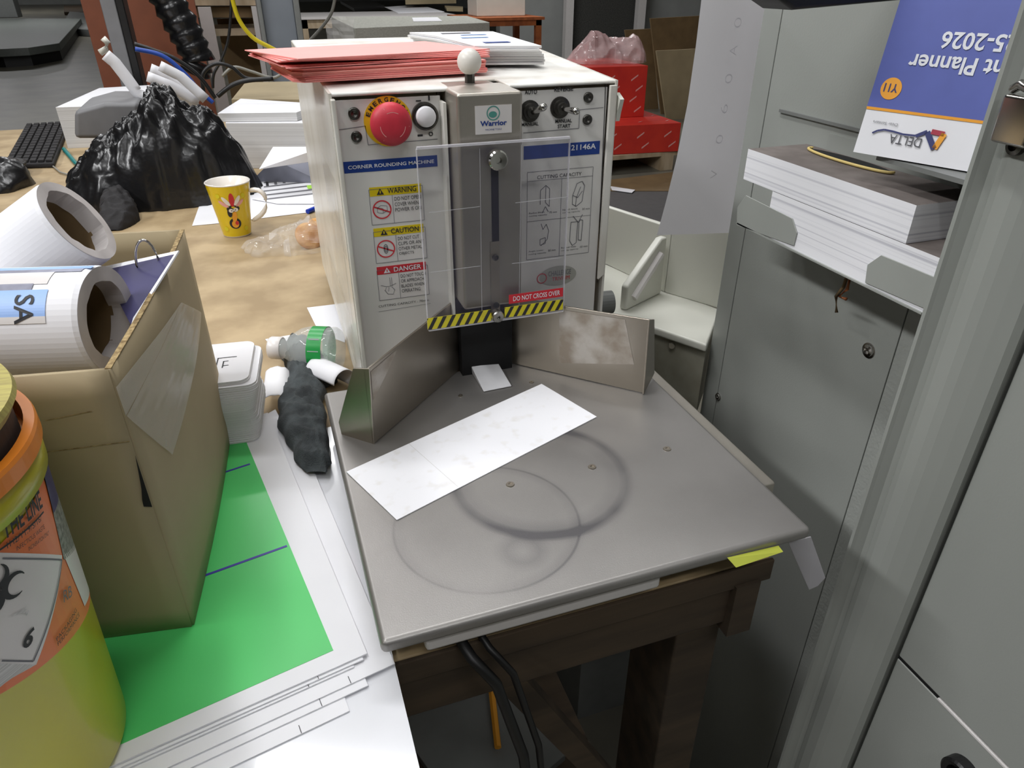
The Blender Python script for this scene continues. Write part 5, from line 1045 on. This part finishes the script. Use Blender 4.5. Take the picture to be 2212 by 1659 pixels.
q_ = X(2192, 262, .4435); g = MB(); g.box((q_.x - .012, q_.y - .02, q_.z - .012), (q_.x, q_.y + .004, q_.z + .016), 'chrome'); g.tube([q_ + V((-.006, .004, .018)), q_ + V((-.010, -.004, .022)), q_ + V((-.012, -.014, .020))], .003, 'chrome', 10); g.build('latch', cb, bevel=.002)
q_ = X(2200, 315, .4465); g = MB(); g.lathe([(0, .002), (.0025, .002), (.003, .005), (.0055, .004), (.006, 0)], 'darkmetal', q_, (-1, 0, 0), 20); g.build('latch_screw', cb)
# tray and tabs
xt = .452
tr_ = MB(); zb_t = X(1600, 488, xt).z; ytl = X(1592, 470, xt).y
tr_.box((xt, .36, zb_t), (XW - .0015, ytl, zb_t + .0015), 'greyl'); tray = tr_.build('paper_tray', cb)
for pxs in (((1611, 422), (1592, 448), (1591, 487), (1714, 531), (1721, 503), (1711, 472)), ((1868, 611), (1873, 572), (1903, 551), (2050, 612), (2050, 690))):
    g = MB(); g.prism([X(x, y, xt) for x, y in pxs], (.0012, 0, 0), 'greyl'); g.build('tray_tab', tray, bevel=.0005)
# paper in tray
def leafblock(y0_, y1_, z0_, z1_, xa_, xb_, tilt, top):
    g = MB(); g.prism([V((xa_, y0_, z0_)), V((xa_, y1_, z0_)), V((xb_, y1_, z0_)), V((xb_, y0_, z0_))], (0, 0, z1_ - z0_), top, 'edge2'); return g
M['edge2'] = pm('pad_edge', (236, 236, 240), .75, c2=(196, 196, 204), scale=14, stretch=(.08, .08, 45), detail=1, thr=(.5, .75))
zL0 = zb_t + .0016; yA = X(1603, 387, xt).y; zA = X(1603, 387, xt).z; yD = X(1950, 537, xt).y; zT = X(1615, 322, xt).z; yLo = X(1665, 420, xt).y
def sag(y): return 0
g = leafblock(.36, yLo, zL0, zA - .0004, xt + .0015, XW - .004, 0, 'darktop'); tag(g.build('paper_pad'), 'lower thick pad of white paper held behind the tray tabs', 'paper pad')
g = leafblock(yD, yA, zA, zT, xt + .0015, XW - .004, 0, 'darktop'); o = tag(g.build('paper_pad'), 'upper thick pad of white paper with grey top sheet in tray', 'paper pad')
# yellow-rimmed cut-out on the pad
g = MB(); c_ = V((.508, .525, zT + .0008)); el = [(c_ + V((.011 * math.cos(t_), .052 * math.sin(t_), 0))) for t_ in [2 * math.pi * k / 32 for k in range(32)]]
g.poly(el, 'hole'); g.build('dark_opening', o)
g = MB(); g.tube([c_ + V((.0115 * math.cos(t_), .053 * math.sin(t_), .0008)) for t_ in [math.pi * (.42 + 1.12 * k / 24) for k in range(25)]], .0013, pm('rim_straw', (214, 190, 120), .6), 8); g.build('straw_rim', o, smooth=True)
# wires
for k, pts in enumerate((((1832, 590), (1822, 620), (1806, 640), (1807, 675)), ((1838, 592), (1830, 625), (1812, 640), (1828, 646)))):
    g = MB(); g.tube([X(x, y, .49) for x, y in pts], .0016, 'copper' if k else 'kraftd', 8); tag(g.build('wire_end', smooth=True), ('brown wire end hanging lowest under the paper tray', 'copper wire end curled beside the lowest one under paper tray')[k], 'wire')
# planner
Ap = X(1843, 328, .452); dB = V((.36, -.93, 0)).normalized(); Bp = Ap + dB * .13
upv = V((.075, .03, 1)).normalized()
tq_ = PL(1945, 0, Ap, dB.cross(upv)); 
upv = (PL(1945, 0, Ap, dB.cross(V((.20, .08, 1)))) - Ap).normalized(); nrmP = dB.cross(upv); nrmP = nrmP if nrmP.x < 0 else -nrmP
pn_ = thing('student_planner', 'blue and white 2025-2026 planner upside down leaning on cabinet ledge', 'planner', Ap)
Hh = .15; g = MB(); g.prism([Ap, Bp, Bp + upv * Hh, Ap + upv * Hh], -nrmP * .006, 'white', 'edge2'); g.build('planner_pages', pn_)
def PP(px, py, off=.0005): return PL(px, py, Ap + nrmP * off, nrmP)
def PC(px, py):
    p_ = PP(px, py) - Ap; return p_.dot(dB), p_.dot(upv)
def PQ(u, v, off=.0005): return Ap + dB * u + upv * v + nrmP * off
g = MB(); h1 = PC(1871, 229)[1]; g.poly([PQ(.0, h1), PQ(.13, h1), PQ(.13, Hh), PQ(0, Hh)], 'bluecov'); g.poly([PQ(.0, h1 - .002), PQ(.13, h1 - .002), PQ(.13, h1, .0006), PQ(0, h1, .0006)], 'orl')
u_, v_ = PC(1928, 191); r_ = (PC(1951, 191)[0] - PC(1905, 191)[0]) / 2
g.poly([PQ(u_ + r_ * math.cos(t_), v_ + r_ * math.sin(t_), .0009) for t_ in [2 * math.pi * k / 32 for k in range(32)]], 'orl')
def ptext(s_, pr, pl, h, m, bold=0):     # upside down: starts at the right end pr (pixel), ends at left end pl
    a, b_ = PC(*pr), PC(*pl); wd = math.hypot(a[0] - b_[0], a[1] - b_[1]); ex = (-(dB * (a[0] - b_[0]) + upv * (a[1] - b_[1]))) / wd; g.text(s_, PQ(a[0], a[1], .0012), ex, -upv, wd, h, m, bold)
def pt2(s_, uR, uL, vTop, h, m, bold=0): g.text(s_, PQ(uR, vTop, .0012), -dB, -upv, uR - uL, h, m, bold)
uL = PC(1964, 140)[0]; vb = PC(2100, 115)[1]
e_ = PC(1967, 143); f_ = PC(2180, 150)
pt2('ent Planner', PC(2185, 152)[0] + .004, PC(1967, 135)[0], PC(1980, 118)[1] + .001, .0115, 'inkwhite', .02)
pt2('025-2026', PC(2205, 110)[0] + .006, PC(2038, 90)[0], PC(2040, 75)[1] + .003, .0115, 'inkwhite', .02)
pt2('Y11', PC(1943, 192)[0], PC(1913, 190)[0], v_ + .0035, .006, 'navl', .02)
pt2('DELTA', PC(1990, 312)[0], PC(1922, 300)[0], PC(1955, 292)[1], .0065, 'sheetmark'); pt2('DELTA', PC(1990, 312)[0], PC(1922, 300)[0], PC(1955, 292)[1], .0065, 'inkgrey')
pt2('Dear Senters', PC(1940, 272)[0], PC(1887, 266)[0], PC(1910, 262)[1], .002, 'inkgrey')
def pbar(a, b_, wd, m):
    A_, B_ = PP(*a, .0013), PP(*b_, .0013); s_ = (B_ - A_).cross(nrmP).normalized() * wd / 2; g.poly([A_ + s_, B_ + s_, B_ - s_, A_ - s_], m)
pbar((2003, 285), (2017, 322), .004, 'navl'); pbar((2012, 284), (2040, 290), .0035, 'crl'); pbar((2040, 289), (2018, 321), .004, 'orl'); pbar((2003, 284), (1978, 294), .0025, 'navl')
q_ = [(1884, 287), (1895, 282), (1910, 280), (1930, 284), (1950, 290), (1978, 293)]
for a, b_ in zip(q_, q_[1:]): pbar(a, b_, .0013, 'navl')
g.build('cover_print', pn_)
# black guard above
g = MB(); g.prism([Y(x, y, .48) for x, y in ((1640, -35), (1685, 0), (1716, 22), (1942, 1), (1975, -3), (1975, -160), (1640, -160))], (0, .04, 0), 'black'); tag(g.build('black_hood', bevel=.003), 'black hood edge jutting in at top right above the planner', 'hood')
# grey strip hanging under the plate
g = MB(); P = [Y(1703, 1172, .318), Y(1752, 1160, .318), Y(1783, 1248, .330), Y(1748, 1274, .326)]; g.prism([P[0], P[1], P[2], P[2].lerp(P[3], .4) + V((0, 0, -.004)), P[3]], (0, .0008, 0), 'sheetg'); tag(g.build('tape_strip'), 'grey tape strip hanging down under right corner of metal plate', 'tape')
